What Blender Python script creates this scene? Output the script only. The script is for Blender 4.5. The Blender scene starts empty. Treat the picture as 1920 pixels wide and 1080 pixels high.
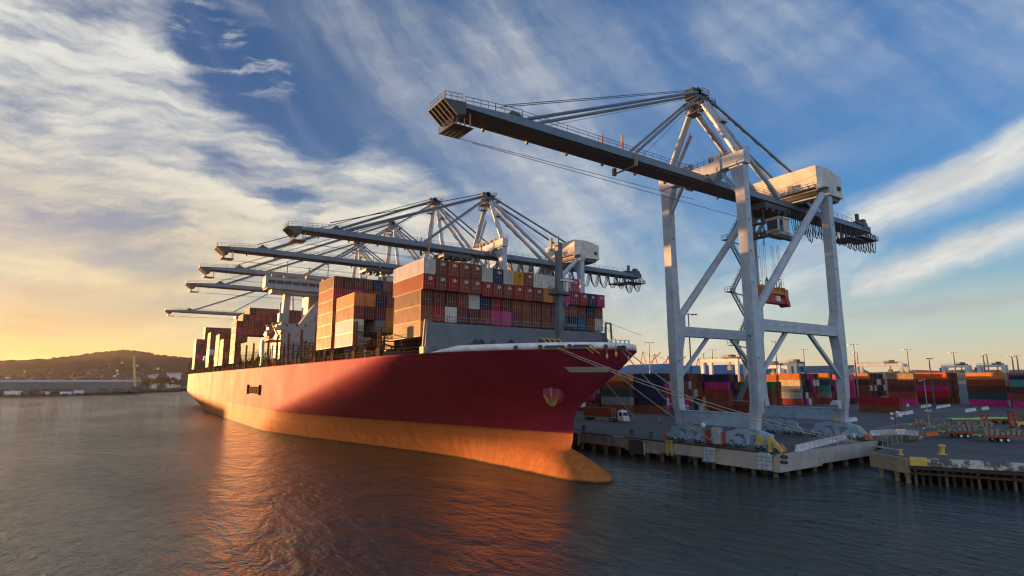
import bpy, math, random
from mathutils import Vector, Matrix
R=math.radians
random.seed(7)
scene=bpy.context.scene
COL=scene.collection
# ---------------------------------------------------------------- frame: X aft along the quay, Y inland, Z up from the water
CAM=Vector((-92.8,-44.1,16.4)); F=1060.0; PSI=R(34.66); PIT=R(9.23); ROL=R(-.147)
def _w(v): # camera-heading frame (right, forward, up) -> world
    a=v[0]*math.sin(PSI)-v[1]*math.cos(PSI); b=v[0]*math.cos(PSI)+v[1]*math.sin(PSI)
    return Vector((-a,b,v[2]))
_f=Vector((0,math.cos(PIT),math.sin(PIT))); _u=Vector((0,-math.sin(PIT),math.cos(PIT))); _r=Vector((1,0,0))
_r,_u=math.cos(ROL)*_r+math.sin(ROL)*_u, -math.sin(ROL)*_r+math.cos(ROL)*_u
CF,CR,CU=_w(_f),_w(_r),_w(_u)
def ray(x,y): return CF+CR*((x-960)/F)-CU*((y-540)/F)
def atz(x,y,Z): d=ray(x,y); return CAM+d*((Z-CAM.z)/d.z)
def aty(x,y,Y): d=ray(x,y); return CAM+d*((Y-CAM.y)/d.y)
def atx(x,y,X): d=ray(x,y); return CAM+d*((X-CAM.x)/d.x)
def atd(x,y,D): d=ray(x,y); h=math.hypot(d.x,d.y); return CAM+d*(D/h)
# ---------------------------------------------------------------- mesh builder
class MB:
    def __init__(s): s.v=[]; s.f=[]; s.sm=[]; s.mi=[]; s.m=0
    def add(s,vs,fs,smooth=False):
        o=len(s.v); s.v+=[tuple(v) for v in vs]
        for f in fs: s.f.append(tuple(i+o for i in f)); s.sm.append(smooth); s.mi.append(s.m)
        return s
    def box(s,x0,y0,z0,x1,y1,z1):
        if x0>x1:x0,x1=x1,x0
        if y0>y1:y0,y1=y1,y0
        if z0>z1:z0,z1=z1,z0
        return s.add([(x0,y0,z0),(x1,y0,z0),(x1,y1,z0),(x0,y1,z0),(x0,y0,z1),(x1,y0,z1),(x1,y1,z1),(x0,y1,z1)],
            [(0,3,2,1),(4,5,6,7),(0,1,5,4),(1,2,6,5),(2,3,7,6),(3,0,4,7)])
    def beam(s,p,q,w,h=None,up=(0,0,1)):
        h=h or w; p=Vector(p);q=Vector(q);d=(q-p).normalized(); up=Vector(up)
        a=d.cross(up)
        if a.length<1e-3: a=d.cross(Vector((1,0,0)))
        a.normalize(); b=a.cross(d); a=a*(w/2); b=b*(h/2)
        vs=[p-a-b,p+a-b,p+a+b,p-a+b,q-a-b,q+a-b,q+a+b,q-a+b]
        return s.add(vs,[(0,1,2,3),(7,6,5,4),(0,4,5,1),(1,5,6,2),(2,6,7,3),(3,7,4,0)])
    def tube(s,p,q,r0,r1=None,n=8,cap=True):
        r1=r0 if r1 is None else r1; p=Vector(p);q=Vector(q);d=(q-p).normalized()
        a=d.cross(Vector((0,0,1)))
        if a.length<1e-3: a=Vector((1,0,0))
        a.normalize(); b=a.cross(d); vs=[]
        for k in range(n):
            t=2*math.pi*k/n; o=a*math.cos(t)+b*math.sin(t); vs+=[p+o*r0,q+o*r1]
        s.add(vs,[(2*k,2*((k+1)%n),2*((k+1)%n)+1,2*k+1) for k in range(n)],True)
        if cap: s.add(vs,[tuple(2*k for k in range(n))[::-1],tuple(2*k+1 for k in range(n))])
        return s
    def path(s,pts,r,n=6):
        pts=[Vector(p) for p in pts]; vs=[]; m=len(pts)
        for i,p in enumerate(pts):
            d=(pts[min(i+1,m-1)]-pts[max(i-1,0)]).normalized(); a=d.cross(Vector((0,0,1)))
            if a.length<1e-3: a=Vector((1,0,0))
            a.normalize(); b=a.cross(d)
            for k in range(n):
                t=2*math.pi*k/n; vs.append(p+a*(r*math.cos(t))+b*(r*math.sin(t)))
        fs=[(i*n+k,i*n+(k+1)%n,(i+1)*n+(k+1)%n,(i+1)*n+k) for i in range(m-1) for k in range(n)]
        s.add(vs,fs,True); s.add(vs,[tuple(range(n))[::-1],tuple(range((m-1)*n,m*n))]); return s
    def loft(s,secs,smooth=False,cap=True):
        n=len(secs[0]); vs=[p for q in secs for p in q]
        s.add(vs,[(i*n+k,i*n+(k+1)%n,(i+1)*n+(k+1)%n,(i+1)*n+k) for i in range(len(secs)-1) for k in range(n)],smooth)
        if cap: s.add(vs,[tuple(range(n))[::-1],tuple(range((len(secs)-1)*n,len(secs)*n))])
        return s
    def prism(s,pts,ax,lo,hi): # polygon given in the two other axes
        def P(a,b,c): return {0:(c,a,b),1:(a,c,b),2:(a,b,c)}[ax]
        return s.loft([[P(a,b,lo) for a,b in pts],[P(a,b,hi) for a,b in pts]])
    def ell(s,c,rx,ry,rz,n=12,m=8):
        vs=[];fs=[]
        for i in range(m+1):
            t=math.pi*i/m
            for k in range(n):
                u=2*math.pi*k/n; vs.append((c[0]+rx*math.sin(t)*math.cos(u),c[1]+ry*math.sin(t)*math.sin(u),c[2]+rz*math.cos(t)))
        for i in range(m):
            for k in range(n): fs.append((i*n+k,(i+1)*n+k,(i+1)*n+(k+1)%n,i*n+(k+1)%n))
        return s.add(vs,fs,True)
    def rail(s,pts,h=1.1,r=.035,step=1.8,up=(0,0,1)):
        up=Vector(up)
        for p,q in zip(pts[:-1],pts[1:]):
            p=Vector(p);q=Vector(q); n=max(1,round((q-p).length/step))
            for i in range(n+1):
                b=p.lerp(q,i/n); s.beam(b,b+up*h,r*2,r*2)
            for k in (.5,1): s.beam(p+up*h*k,q+up*h*k,r*2,r*2)
        return s
    def mesh(s,name):
        me=bpy.data.meshes.new(name); me.from_pydata(s.v,[],s.f); me.polygons.foreach_set('use_smooth',s.sm)
        me.polygons.foreach_set('material_index',s.mi); me.update(); return me
    def build(s,name,mat,parent=None,loc=(0,0,0),rz=0,**k):
        return obj(name,s.mesh(name),mat,parent,loc,rz,**k)
def obj(name,me,mat=None,parent=None,loc=(0,0,0),rz=0,label=None,cat=None,group=None,kind=None):
    o=bpy.data.objects.new(name,me); COL.objects.link(o); o.location=loc; o.rotation_euler=(0,0,rz)
    if parent: o.parent=parent
    if mat is not None and me is not None:
        for m in (mat if isinstance(mat,(list,tuple)) else [mat]): 
            if len(me.materials)<8: me.materials.append(m)
    return tag(o,label,cat,group,kind)
def tag(o,label=None,cat=None,group=None,kind=None):
    if label: o['label']=label
    if cat: o['category']=cat
    if group: o['group']=group
    if kind: o['kind']=kind
    return o
def thing(name,label,cat,loc=(0,0,0),rz=0,group=None): return obj(name,None,None,None,loc,rz,label,cat,group)
def kids(o): return [c for c in o.children]
def dup(o,loc=None,rz=None,label=None,group=None,parent=None):
    c=o.copy(); COL.objects.link(c)
    if loc is not None: c.location=loc
    if rz is not None: c.rotation_euler=(0,0,rz)
    if label: c['label']=label
    if group: c['group']=group
    if parent: c.parent=parent
    for ch in kids(o): dup(ch,parent=c)
    return c
# ---------------------------------------------------------------- materials
def newmat(name):
    m=bpy.data.materials.new(name); m.use_nodes=True; nt=m.node_tree; return m,nt,nt.nodes['Principled BSDF']
def N(nt,t,**k):
    n=nt.nodes.new('ShaderNode'+t)
    for a,b in k.items():
        if a in n.inputs: n.inputs[a].default_value=b
        else: setattr(n,a,b)
    return n
def L(nt,a,b): nt.links.new(a,b)
def mixc(nt,fac,a,b,mode='MIX'):
    n=nt.nodes.new('ShaderNodeMix'); n.data_type='RGBA'; n.blend_type=mode
    for i,v in ((0,fac),(6,a),(7,b)):
        if hasattr(v,'links') or hasattr(v,'is_output'): nt.links.new(v,n.inputs[i])
        else: n.inputs[i].default_value=v if i==0 else (*v,1) if len(v)==3 else v
    return n.outputs[2]
def mth(nt,op,a,b=None,c=None):
    n=nt.nodes.new('ShaderNodeMath'); n.operation=op
    for i,v in enumerate((a,b,c)):
        if v is None: continue
        if hasattr(v,'is_output'): nt.links.new(v,n.inputs[i])
        else: n.inputs[i].default_value=v
    return n.outputs[0]
def ramp(nt,x,a,b): # smoothstep a..b
    n=nt.nodes.new('ShaderNodeMapRange'); n.interpolation_type='SMOOTHSTEP'
    nt.links.new(x,n.inputs[0]); n.inputs[1].default_value=a; n.inputs[2].default_value=b; return n.outputs[0]
def noise(nt,co,scale,det=4,rough=.55,sc=(1,1,1),dist=0):
    mp=N(nt,'Mapping'); mp.inputs['Scale'].default_value=sc; L(nt,co,mp.inputs['Vector'])
    n=N(nt,'TexNoise'); n.inputs['Scale'].default_value=scale; n.inputs['Detail'].default_value=det; n.inputs['Roughness'].default_value=rough; n.inputs['Distortion'].default_value=dist
    L(nt,mp.outputs[0],n.inputs['Vector']); return n.outputs['Fac']
def paint(name,c,rough=.5,dirt=(.12,.06,.03),amt=.35,scale=.6,streak=True,spec=.5,metal=0,bump=0):
    m,nt,b=newmat(name); co=N(nt,'TexCoord').outputs['Object']
    n1=noise(nt,co,scale,6,.6); n2=noise(nt,co,scale*2.2,5,.6,(1,1,.12 if streak else 1))
    d=mth(nt,'MULTIPLY',ramp(nt,n2,.52,.78),amt)
    v=mixc(nt,ramp(nt,n1,.3,.7),[x*.82 for x in c],[min(1,x*1.12) for x in c])
    L(nt,mixc(nt,d,v,dirt),b.inputs['Base Color']); b.inputs['Roughness'].default_value=rough; b.inputs['Metallic'].default_value=metal
    b.inputs['Specular IOR Level'].default_value=spec
    rr=mth(nt,'MULTIPLY_ADD',n1,.3,rough-.15); L(nt,rr,b.inputs['Roughness'])
    if bump:
        bp=N(nt,'Bump'); bp.inputs['Strength'].default_value=bump; bp.inputs['Distance'].default_value=.02; L(nt,n2,bp.inputs['Height']); L(nt,bp.outputs[0],b.inputs['Normal'])
    return m
M={}
M['crane']=paint('crane_paint',(.44,.50,.56),.45,(.22,.14,.09),.28,.5)
M['craneblue']=paint('crane_blue_paint',(.32,.48,.62),.55,(.2,.2,.2),.1,.7)
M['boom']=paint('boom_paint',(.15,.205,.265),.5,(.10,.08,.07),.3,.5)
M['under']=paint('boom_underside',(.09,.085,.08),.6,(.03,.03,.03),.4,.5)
M['steel']=paint('dark_steel',(.07,.08,.09),.5,(.1,.05,.03),.3,1.5)
M['railm']=paint('rail_steel',(.16,.19,.22),.5,(.1,.06,.04),.2,2)
M['cable']=paint('black_cable',(.02,.02,.022),.5,(.02,.02,.02),.1,2)
M['house']=paint('cream_cladding',(.66,.62,.52),.5,(.3,.22,.14),.25,.4)
M['white']=paint('white_paint',(.74,.74,.72),.4,(.32,.2,.12),.35,.5)
M['orange']=paint('orange_paint',(.62,.17,.03),.5,(.15,.06,.03),.4,1.2)
M['yellow']=paint('yellow_paint',(.68,.50,.12),.5,(.25,.14,.05),.4,1.2)
M['red']=paint('red_paint',(.45,.06,.04),.5,(.15,.05,.03),.4,1.2)
M['grey']=paint('grey_deck_paint',(.13,.15,.17),.5,(.14,.08,.05),.25,.3)
M['shipwhite']=paint('superstructure_paint',(.42,.42,.43),.6,(.3,.2,.12),.2,.4,True,.06)
M['shiptan']=paint('deck_fitting_paint',(.36,.28,.19),.6,(.1,.06,.04),.4,1.5,True,.06)
M['lash']=paint('lashing_steel',(.11,.10,.09),.6,(.12,.06,.03),.4,1.5)
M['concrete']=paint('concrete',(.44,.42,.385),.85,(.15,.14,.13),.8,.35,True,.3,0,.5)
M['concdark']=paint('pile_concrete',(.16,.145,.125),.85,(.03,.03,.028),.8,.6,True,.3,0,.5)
M['barrier']=paint('white_concrete',(.68,.67,.65),.8,(.25,.23,.2),.4,1.5,True,.3)
M['timber']=paint('wet_timber',(.06,.04,.03),.8,(.02,.015,.012),.6,1.2,True,.3)
M['black']=paint('black_rubber',(.015,.015,.016),.6,(.04,.04,.04),.3,2)
M['rope']=paint('mooring_rope',(.42,.38,.30),.8,(.25,.2,.14),.4,1)
M['orope']=paint('orange_rope',(.6,.25,.06),.8,(.35,.15,.05),.4,1)
M['bluepaint']=paint('blue_paint',(.05,.17,.36),.5,(.1,.1,.12),.3,.4)
M['green']=paint('lime_paint',(.35,.75,.12),.5,(.2,.3,.1),.2,2)
M['fendblue']=paint('fender_panel_blue',(.45,.58,.70),.5,(.35,.25,.08),.5,.8)
M['trim']=paint('dark_fender_blue',(.05,.075,.13),.6,(.03,.03,.03),.4,.8)
g,nt,b=newmat('window_glass'); b.inputs['Base Color'].default_value=(.03,.05,.06,1); b.inputs['Roughness'].default_value=.08; M['glass']=g
gn=(.09,.3,.26)
g,nt,b=newmat('lamp_head'); b.inputs['Base Color'].default_value=(.8,.8,.78,1); b.inputs['Roughness'].default_value=.3; M['lamp']=g
SUN_E=4.4; SUN_C=(1,.46,.16); SKY_S=.06; EXPO=2.35; SKY_SAT=1.15; SKY_TINT=(.93,1.0,1.08)
GAIN0=2.6; GAIN1=.8
CLOUD_HI=(2.6,2.6,2.4); CLOUD_LO=(3.1,2.5,1.35); CLOUD_SH=(1.0,1.18,1.42); CLOUD_DK=(.95,1.05,1.15); CLOUD_FILL=(3.0,3.0,3.1)
VEIL_H=.20; VEIL_A=.9; VEIL_C0=(2.4,2.0,1.3); VEIL_C=(1.9,2.3,2.15); VEIL_S0=(3.4,2.3,.85); VEIL_S=(2.6,2.3,1.5)
WAVE=1.0; STRZ0=17.6; STRZ1=18.45; STRX=-21; HULL_R=.74; HULL_S=.02; HAZE=.00002; TR2=-13
# ---------------------------------------------------------------- camera
cd=bpy.data.cameras.new('camera'); cam=bpy.data.objects.new('camera',cd); COL.objects.link(cam)
cd.sensor_width=36; cd.lens=F/1920*36; cd.clip_end=20000; cd.clip_start=.5
mm=Matrix((CR,CU,-CF)).transposed().to_4x4(); mm.translation=CAM; cam.matrix_world=mm; scene.camera=cam
# ---------------------------------------------------------------- sun and sky
SUN_EL,SUN_AZ=R(1.2),R(16.0)      # azimuth measured from +X towards -Y
sdir=Vector((math.cos(SUN_AZ)*math.cos(SUN_EL),-math.sin(SUN_AZ)*math.cos(SUN_EL),math.sin(SUN_EL)))
sl=bpy.data.lights.new('sun','SUN'); sl.energy=SUN_E; sl.angle=R(.5); sl.color=SUN_C
so=bpy.data.objects.new('sun',sl); COL.objects.link(so); so.rotation_euler=sdir.to_track_quat('Z','Y').to_euler()
w=bpy.data.worlds.new('World'); scene.world=w; w.use_nodes=True; nt=w.node_tree
bg=nt.nodes['Background']; bg.inputs['Strength'].default_value=SKY_S
sky=N(nt,'TexSky',sky_type='NISHITA',sun_disc=False,sun_elevation=SUN_EL,sun_rotation=math.atan2(sdir.x,sdir.y),altitude=0,air_density=1.0,dust_density=.6,ozone_density=3.0)
tc=N(nt,'TexCoord'); D0=tc.outputs['Generated']
def dot(v,c):
    n=nt.nodes.new('ShaderNodeVectorMath'); n.operation='DOT_PRODUCT'; L(nt,v,n.inputs[0]); n.inputs[1].default_value=c; return n.outputs['Value']
# azimuth-like / elevation-like coordinates about the view of the harbour (fixed world directions)
H0=Vector((CF.x,CF.y,0)).normalized(); H1=Vector((CR.x,CR.y,0)).normalized()
fx=dot(D0,H0); rx=dot(D0,H1); uz=dot(D0,(0,0,1))
az=mth(nt,'ARCTAN2',rx,fx); el=mth(nt,'ARCSINE',uz)
def azel(x,y):
    d=ray(x,y).normalized(); return math.atan2(d.dot(H1),d.dot(H0)), math.asin(d.z)
def comb(a,b,c=0.0):
    n=nt.nodes.new('ShaderNodeCombineXYZ')
    for i,v in enumerate((a,b,c)):
        if hasattr(v,'is_output'): L(nt,v,n.inputs[i])
        else: n.inputs[i].default_value=v
    return n.outputs[0]
P0=comb(az,el)
# warped coordinates so that every cloud edge is ragged
nw=N(nt,'TexNoise'); nw.inputs['Scale'].default_value=4.5; nw.inputs['Detail'].default_value=7; nw.inputs['Roughness'].default_value=.62; L(nt,P0,nw.inputs['Vector'])
vs=nt.nodes.new('ShaderNodeVectorMath'); vs.operation='MULTIPLY_ADD'; L(nt,nw.outputs['Color'],vs.inputs[0]); vs.inputs[1].default_value=(.12,.08,0); 
va=nt.nodes.new('ShaderNodeVectorMath'); va.operation='ADD'; L(nt,P0,va.inputs[0]); va.inputs[1].default_value=(-.06,-.04,0); L(nt,va.outputs[0],vs.inputs[2])
PW=vs.outputs[0]
sx=nt.nodes.new('ShaderNodeSeparateXYZ'); L(nt,PW,sx.inputs[0]); wx_,wy_=sx.outputs[0],sx.outputs[1]
def capsule(p,q,w,gain=1.0,soft=1.0):
    """soft streak between two directions given by reference pixels; w in radians"""
    a0=azel(*p); a1=azel(*q); dx,dy=a1[0]-a0[0],a1[1]-a0[1]; l=math.hypot(dx,dy); dx/=l; dy/=l
    t=mth(nt,'ADD',mth(nt,'MULTIPLY',wx_,dx),mth(nt,'MULTIPLY_ADD',wy_,dy,-(a0[0]*dx+a0[1]*dy)))
    n_=mth(nt,'ADD',mth(nt,'MULTIPLY',wx_,-dy),mth(nt,'MULTIPLY_ADD',wy_,dx,a0[0]*dy-a0[1]*dx))
    tc_=mth(nt,'SUBTRACT',t,mth(nt,'MINIMUM',mth(nt,'MAXIMUM',t,0.0),l))
    r=mth(nt,'SQRT',mth(nt,'ADD',mth(nt,'MULTIPLY',n_,n_),mth(nt,'MULTIPLY',tc_,tc_)))
    return mth(nt,'MULTIPLY',mth(nt,'SUBTRACT',1.0,ramp(nt,r,-.1*w*soft,w*1.3)),gain)
def streaks(p,q,sl,sw,det=8,off=0.0):
    """noise drawn out along the direction p->q"""
    a0=azel(*p); a1=azel(*q); an=math.atan2(a1[1]-a0[1],a1[0]-a0[0])
    mp=N(nt,'Mapping'); mp.inputs['Rotation'].default_value=(0,0,-an); L(nt,PW,mp.inputs['Vector'])
    m2=N(nt,'Mapping'); m2.inputs['Scale'].default_value=(sl,sw,1); m2.inputs['Location'].default_value=(off,off*.7,off); L(nt,mp.outputs[0],m2.inputs['Vector'])
    n=N(nt,'TexNoise'); n.inputs['Scale'].default_value=1; n.inputs['Detail'].default_value=det; n.inputs['Roughness'].default_value=.6; L(nt,m2.outputs[0],n.inputs['Vector']); return n.outputs['Fac']
def vmax(*a):
    r=a[0]
    for x in a[1:]: r=mth(nt,'MAXIMUM',r,x)
    return r
nA=streaks((0,150),(760,330),3.0,15,11)
nA2=streaks((0,60),(480,130),8,34,6,3.1)
nB=streaks((1300,560),(1900,300),2.6,20,10,7.7)
nC=streaks((620,60),(900,420),2.6,11,10,5.3)
nD=streaks((0,560),(700,600),2.2,22,8,11.0)
bank=vmax(capsule((-150,120),(300,190),.24),capsule((150,180),(760,400),.115),capsule((-100,330),(650,420),.20,.95),capsule((-100,480),(520,500),.16,.8))
gap=vmax(capsule((380,60),(600,260),.07,.9),capsule((430,320),(560,390),.05,.5),capsule((60,385),(300,400),.04,.45),capsule((40,60),(200,25),.035,.3),capsule((0,180),(90,215),.03,.4))
wisp=vmax(capsule((330,0),(500,140),.06,.55))
mid=vmax(capsule((640,-20),(900,260),.18,.50),capsule((960,120),(1180,520),.26,.60),capsule((1400,40),(1960,30),.26,.40),capsule((850,150),(1350,20),.20,.30),capsule((900,440),(1250,560),.22,.7),capsule((1250,150),(1500,60),.16,.3))
right=vmax(capsule((1330,600),(1600,470),.09,.75),capsule((1620,420),(1960,280),.055,.95),capsule((1600,520),(1950,430),.042,.85),capsule((1300,640),(1900,600),.05,.3),capsule((1500,320),(1760,230),.06,.35))
dark=vmax(capsule((1540,585),(1950,545),.03,.8),capsule((0,350),(420,480),.09,.45),capsule((0,605),(350,570),.045,.75),capsule((60,540),(360,515),.03,.6),capsule((0,655),(200,650),.02,.5))
low=vmax(capsule((-200,610),(420,620),.075,.7))
fA=mth(nt,'MULTIPLY',bank,mth(nt,'MULTIPLY_ADD',nA,2.3,-.12)); fA=mth(nt,'SUBTRACT',fA,mth(nt,'MULTIPLY',gap,.95))
fA=mth(nt,'ADD',fA,mth(nt,'MULTIPLY',mth(nt,'MULTIPLY',mth(nt,'SUBTRACT',nA2,.5),1.5),bank))
fW=mth(nt,'MULTIPLY',wisp,ramp(nt,nA2,.42,.66)); 
fM=mth(nt,'MULTIPLY',mid,mth(nt,'MULTIPLY_ADD',nC,2.4,-.35))
fR=mth(nt,'MULTIPLY',right,mth(nt,'MULTIPLY_ADD',nB,2.0,-.05))
fL=mth(nt,'MULTIPLY',low,mth(nt,'MULTIPLY_ADD',nD,1.8,-.1))
base=mth(nt,'MULTIPLY',ramp(nt,nC,.5,.85),.2)
cover=vmax(ramp(nt,fA,.08,1.1),ramp(nt,fW,.05,.8),ramp(nt,fM,.0,1.15),ramp(nt,fR,.05,1.15),ramp(nt,fL,.1,1.0),base)
back=mth(nt,'MULTIPLY',ramp(nt,fx,-.05,-.6),mth(nt,'MULTIPLY',ramp(nt,nC,.3,.6),ramp(nt,el,.02,.2)))  # unseen bright cloud behind the camera, added to lift fill on shaded faces
cover=mth(nt,'MULTIPLY',cover,ramp(nt,el,-.01,.06))
# cloud colour: warm where it lies low and near the sun, neutral grey-white above, darker in its thick parts
near=dot(D0,(sdir.x,sdir.y,0)); warm=mth(nt,'MULTIPLY',ramp(nt,near,.45,1.0),mth(nt,'SUBTRACT',1.0,ramp(nt,el,.02,.45)))
cc=mixc(nt,warm,CLOUD_HI,CLOUD_LO)
shade=mth(nt,'MULTIPLY',mth(nt,'SUBTRACT',1.0,ramp(nt,nA,.30,.62)),.55)
cc=mixc(nt,mth(nt,'MULTIPLY',shade,ramp(nt,fA,.3,.9)),cc,CLOUD_SH)
cc=mixc(nt,mth(nt,'MULTIPLY',ramp(nt,nA2,.62,.38),.35),cc,CLOUD_SH)
cc=mixc(nt,mth(nt,'MULTIPLY',dark,mth(nt,'MULTIPLY_ADD',nD,1.2,.1)),cc,mixc(nt,warm,CLOUD_DK,(1.75,1.25,.68)))
cover=vmax(cover,mth(nt,'MULTIPLY',dark,mth(nt,'MULTIPLY_ADD',nD,1.3,-.15)))
cc=mixc(nt,back,cc,CLOUD_FILL); cover=vmax(cover,mth(nt,'MULTIPLY',back,.9))
hsv=N(nt,'HueSaturation'); hsv.inputs['Saturation'].default_value=SKY_SAT; hsv.inputs['Value'].default_value=1.0; L(nt,sky.outputs[0],hsv.inputs['Color'])
gn_=nt.nodes.new('ShaderNodeVectorMath'); gn_.operation='SCALE'; L(nt,mixc(nt,1.0,hsv.outputs[0],SKY_TINT,'MULTIPLY'),gn_.inputs[0]); L(nt,mth(nt,'MULTIPLY_ADD',ramp(nt,near,-.1,.95),GAIN1-GAIN0,GAIN0),gn_.inputs['Scale']); skyc=gn_.outputs[0]
veil=mth(nt,'MULTIPLY',mth(nt,'SUBTRACT',1.0,ramp(nt,el,-.01,VEIL_H)),VEIL_A); vc=mixc(nt,ramp(nt,near,.1,.98),mixc(nt,ramp(nt,el,.0,.075),VEIL_C0,VEIL_C),mixc(nt,ramp(nt,el,.0,.16),VEIL_S0,VEIL_S)); skyc=mixc(nt,veil,skyc,vc)
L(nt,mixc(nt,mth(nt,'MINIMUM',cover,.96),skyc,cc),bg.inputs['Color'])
scene.view_settings.view_transform='Standard'; scene.view_settings.look='None'; scene.view_settings.gamma=1; scene.view_settings.exposure=EXPO
scene.cycles.use_denoising=True; scene.cycles.denoiser='OPENIMAGEDENOISE'; scene.cycles.denoising_input_passes='RGB_ALBEDO_NORMAL'; scene.cycles.denoising_prefilter='ACCURATE'; scene.cycles.filter_width=1.25
scene.cycles.use_adaptive_sampling=True; scene.cycles.adaptive_threshold=.006; scene.cycles.max_bounces=8; scene.cycles.volume_bounces=0
# ---------------------------------------------------------------- water
m,nt,b=newmat('harbour_water'); g=N(nt,'NewGeometry').outputs['Position']
b.inputs['Base Color'].default_value=(.024,.045,.044,1); b.inputs['Roughness'].default_value=.055; b.inputs['IOR'].default_value=1.33
n1=noise(nt,g,.055,3,.5,(1,1.6,1)); n15=noise(nt,g,.15,3,.5,(.75,1.5,1),.5); n2=noise(nt,g,.42,4,.62,(.8,1.6,1),.6); n3=noise(nt,g,1.9,4,.6,(1,1.35,1),.3)
patch=ramp(nt,noise(nt,g,.012,3,.5,(1,2.2,1)),.35,.65)
h=mth(nt,'ADD',mth(nt,'MULTIPLY_ADD',n1,.5,mth(nt,'MULTIPLY',n15,1.0)),mth(nt,'ADD',mth(nt,'MULTIPLY',n2,.50),mth(nt,'MULTIPLY',n3,.17)))
h=mth(nt,'MULTIPLY',h,mth(nt,'MULTIPLY_ADD',patch,.5,.6))
bp=N(nt,'Bump'); bp.inputs['Strength'].default_value=1; bp.inputs['Distance'].default_value=WAVE; L(nt,h,bp.inputs['Height']); L(nt,bp.outputs[0],b.inputs['Normal'])
M['water']=m
mb=MB(); mb.add([(-4000,-6000,0),(9000,-6000,0),(9000,5000,0),(-4000,5000,0)],[(0,1,2,3)]); mb.build('water',M['water'],kind='structure')
# ---------------------------------------------------------------- asphalt quay apron
QZ=3.9
m,nt,b=newmat('apron_asphalt'); g=N(nt,'NewGeometry').outputs['Position']
n1=noise(nt,g,.05,5,.6); n2=noise(nt,g,1.2,5,.65); n3=noise(nt,g,.18,4,.6,(.12,1,1))
c=mixc(nt,ramp(nt,n1,.3,.7),(.095,.09,.085),(.135,.128,.12)); c=mixc(nt,mth(nt,'MULTIPLY',ramp(nt,noise(nt,g,.35,5,.6,(.08,1,1)),.5,.68),.45),c,(.055,.054,.053)); c=mixc(nt,mth(nt,'MULTIPLY',ramp(nt,n2,.45,.75),.6),c,(.065,.064,.062)); c=mixc(nt,mth(nt,'MULTIPLY',ramp(nt,n3,.5,.7),.4),c,(.16,.157,.15))
L(nt,c,b.inputs['Base Color']); b.inputs['Roughness'].default_value=.85; b.inputs['Specular IOR Level'].default_value=.25
M['asphalt']=m
land=[(3000,49.6),(-37.1,49.6),(-36.0,85.6),(-40.9,85.6),(-45.1,64.6),(-52.0,61.0),(-64.7,67.0),(-90,82),(-140,118),(-900,500),(-1500,3500),(6000,3500),(6000,49.6)]
mb=MB(); mb.prism([(x,y) for x,y in land],2,QZ-.25,QZ); mb.build('apron_ground',M['asphalt'],kind='structure')
# rock slope under the deck
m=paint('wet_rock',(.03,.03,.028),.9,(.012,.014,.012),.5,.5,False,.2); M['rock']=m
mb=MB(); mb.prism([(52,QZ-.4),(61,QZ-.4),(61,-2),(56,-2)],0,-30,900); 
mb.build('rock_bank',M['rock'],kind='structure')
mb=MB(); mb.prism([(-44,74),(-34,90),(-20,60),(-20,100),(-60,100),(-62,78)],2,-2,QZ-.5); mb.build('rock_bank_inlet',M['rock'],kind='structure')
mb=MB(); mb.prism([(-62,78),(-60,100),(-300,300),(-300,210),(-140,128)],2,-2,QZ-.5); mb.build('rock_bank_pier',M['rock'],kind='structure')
# deck edge beams of the wharf
wharf=thing('wharf','long grey concrete wharf on piles beneath the nearest crane','wharf',(0,49,0))
mb=MB(); mb.box(-37.6,-.5,1.75,900,.6,QZ-.02)
for x0,x1,z in ((-37.6,-22,1.0),(-12,-2,1.35)): mb.box(x0,-.497,z,x1,.597,1.75)
mb.build('edge_beam',M['concrete'],wharf)
mb=MB(); mb.box(-37.2,.6,1.75,-36.5,36,QZ-.02); mb.box(-37.6,.65,1.0,-37.2,13,QZ-.02); mb.box(-37.4,13,1.3,-37.2,36,QZ-.02); mb.build('return_beam',M['concrete'],wharf)
mb=MB(); mb.box(-36.9,-.62,QZ-.02,-2,-.3,QZ+.16)
for k in range(12): mb.box(2+k*14,-.62,QZ-.02,12+k*14,-.3,QZ+.16)
mb.build('edge_timber',M['black'],wharf)
k=0
for row in (0.1,3.6):
    for i in range(26):
        x=-36+i*4.1
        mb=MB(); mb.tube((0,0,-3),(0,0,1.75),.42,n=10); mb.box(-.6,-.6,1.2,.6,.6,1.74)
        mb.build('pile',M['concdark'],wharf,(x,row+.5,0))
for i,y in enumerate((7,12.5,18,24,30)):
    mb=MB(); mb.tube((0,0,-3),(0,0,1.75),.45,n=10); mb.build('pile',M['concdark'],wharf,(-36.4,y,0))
# crane rails and painted lanes (on the ground)
M['rail']=paint('crane_rail',(.12,.11,.10),.45,(.08,.04,.02),.4,1)
mb=MB()
for y in (51.6,85.0): mb.box(-36,y-.07,QZ+.004,900,y+.07,QZ+.05)
mb.build('crane_rails',M['rail'],kind='structure')
M['line']=paint('worn_white_line',(.42,.42,.41),.8,(.07,.07,.07),.8,1.2,False,.2)
M['yline']=paint('worn_yellow_line',(.42,.33,.10),.8,(.07,.07,.07),.7,1.2,False,.2)
mb=MB()
def stripe(mb,p,q,w): 
    p=Vector(p);q=Vector(q);d=(q-p).normalized();n=Vector((-d.y,d.x))*w/2
    mb.add([(*(p-n),QZ+.008),(*(q-n),QZ+.008),(*(q+n),QZ+.008),(*(p+n),QZ+.008)],[(0,1,2,3)])
for a,b_ in (((1580,763),(1640,763.5)),((1590,781),(1705,786)),((1720,777),(1758,779)),((1752,772),(1850,762))):
    p=atz(*a,QZ);q=atz(*b_,QZ); stripe(mb,(p.x,p.y),(q.x,q.y),.4)
for y in (56,60.5,65,69.5,74,78.5): stripe(mb,(-20,y),(700,y),.22)
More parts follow.
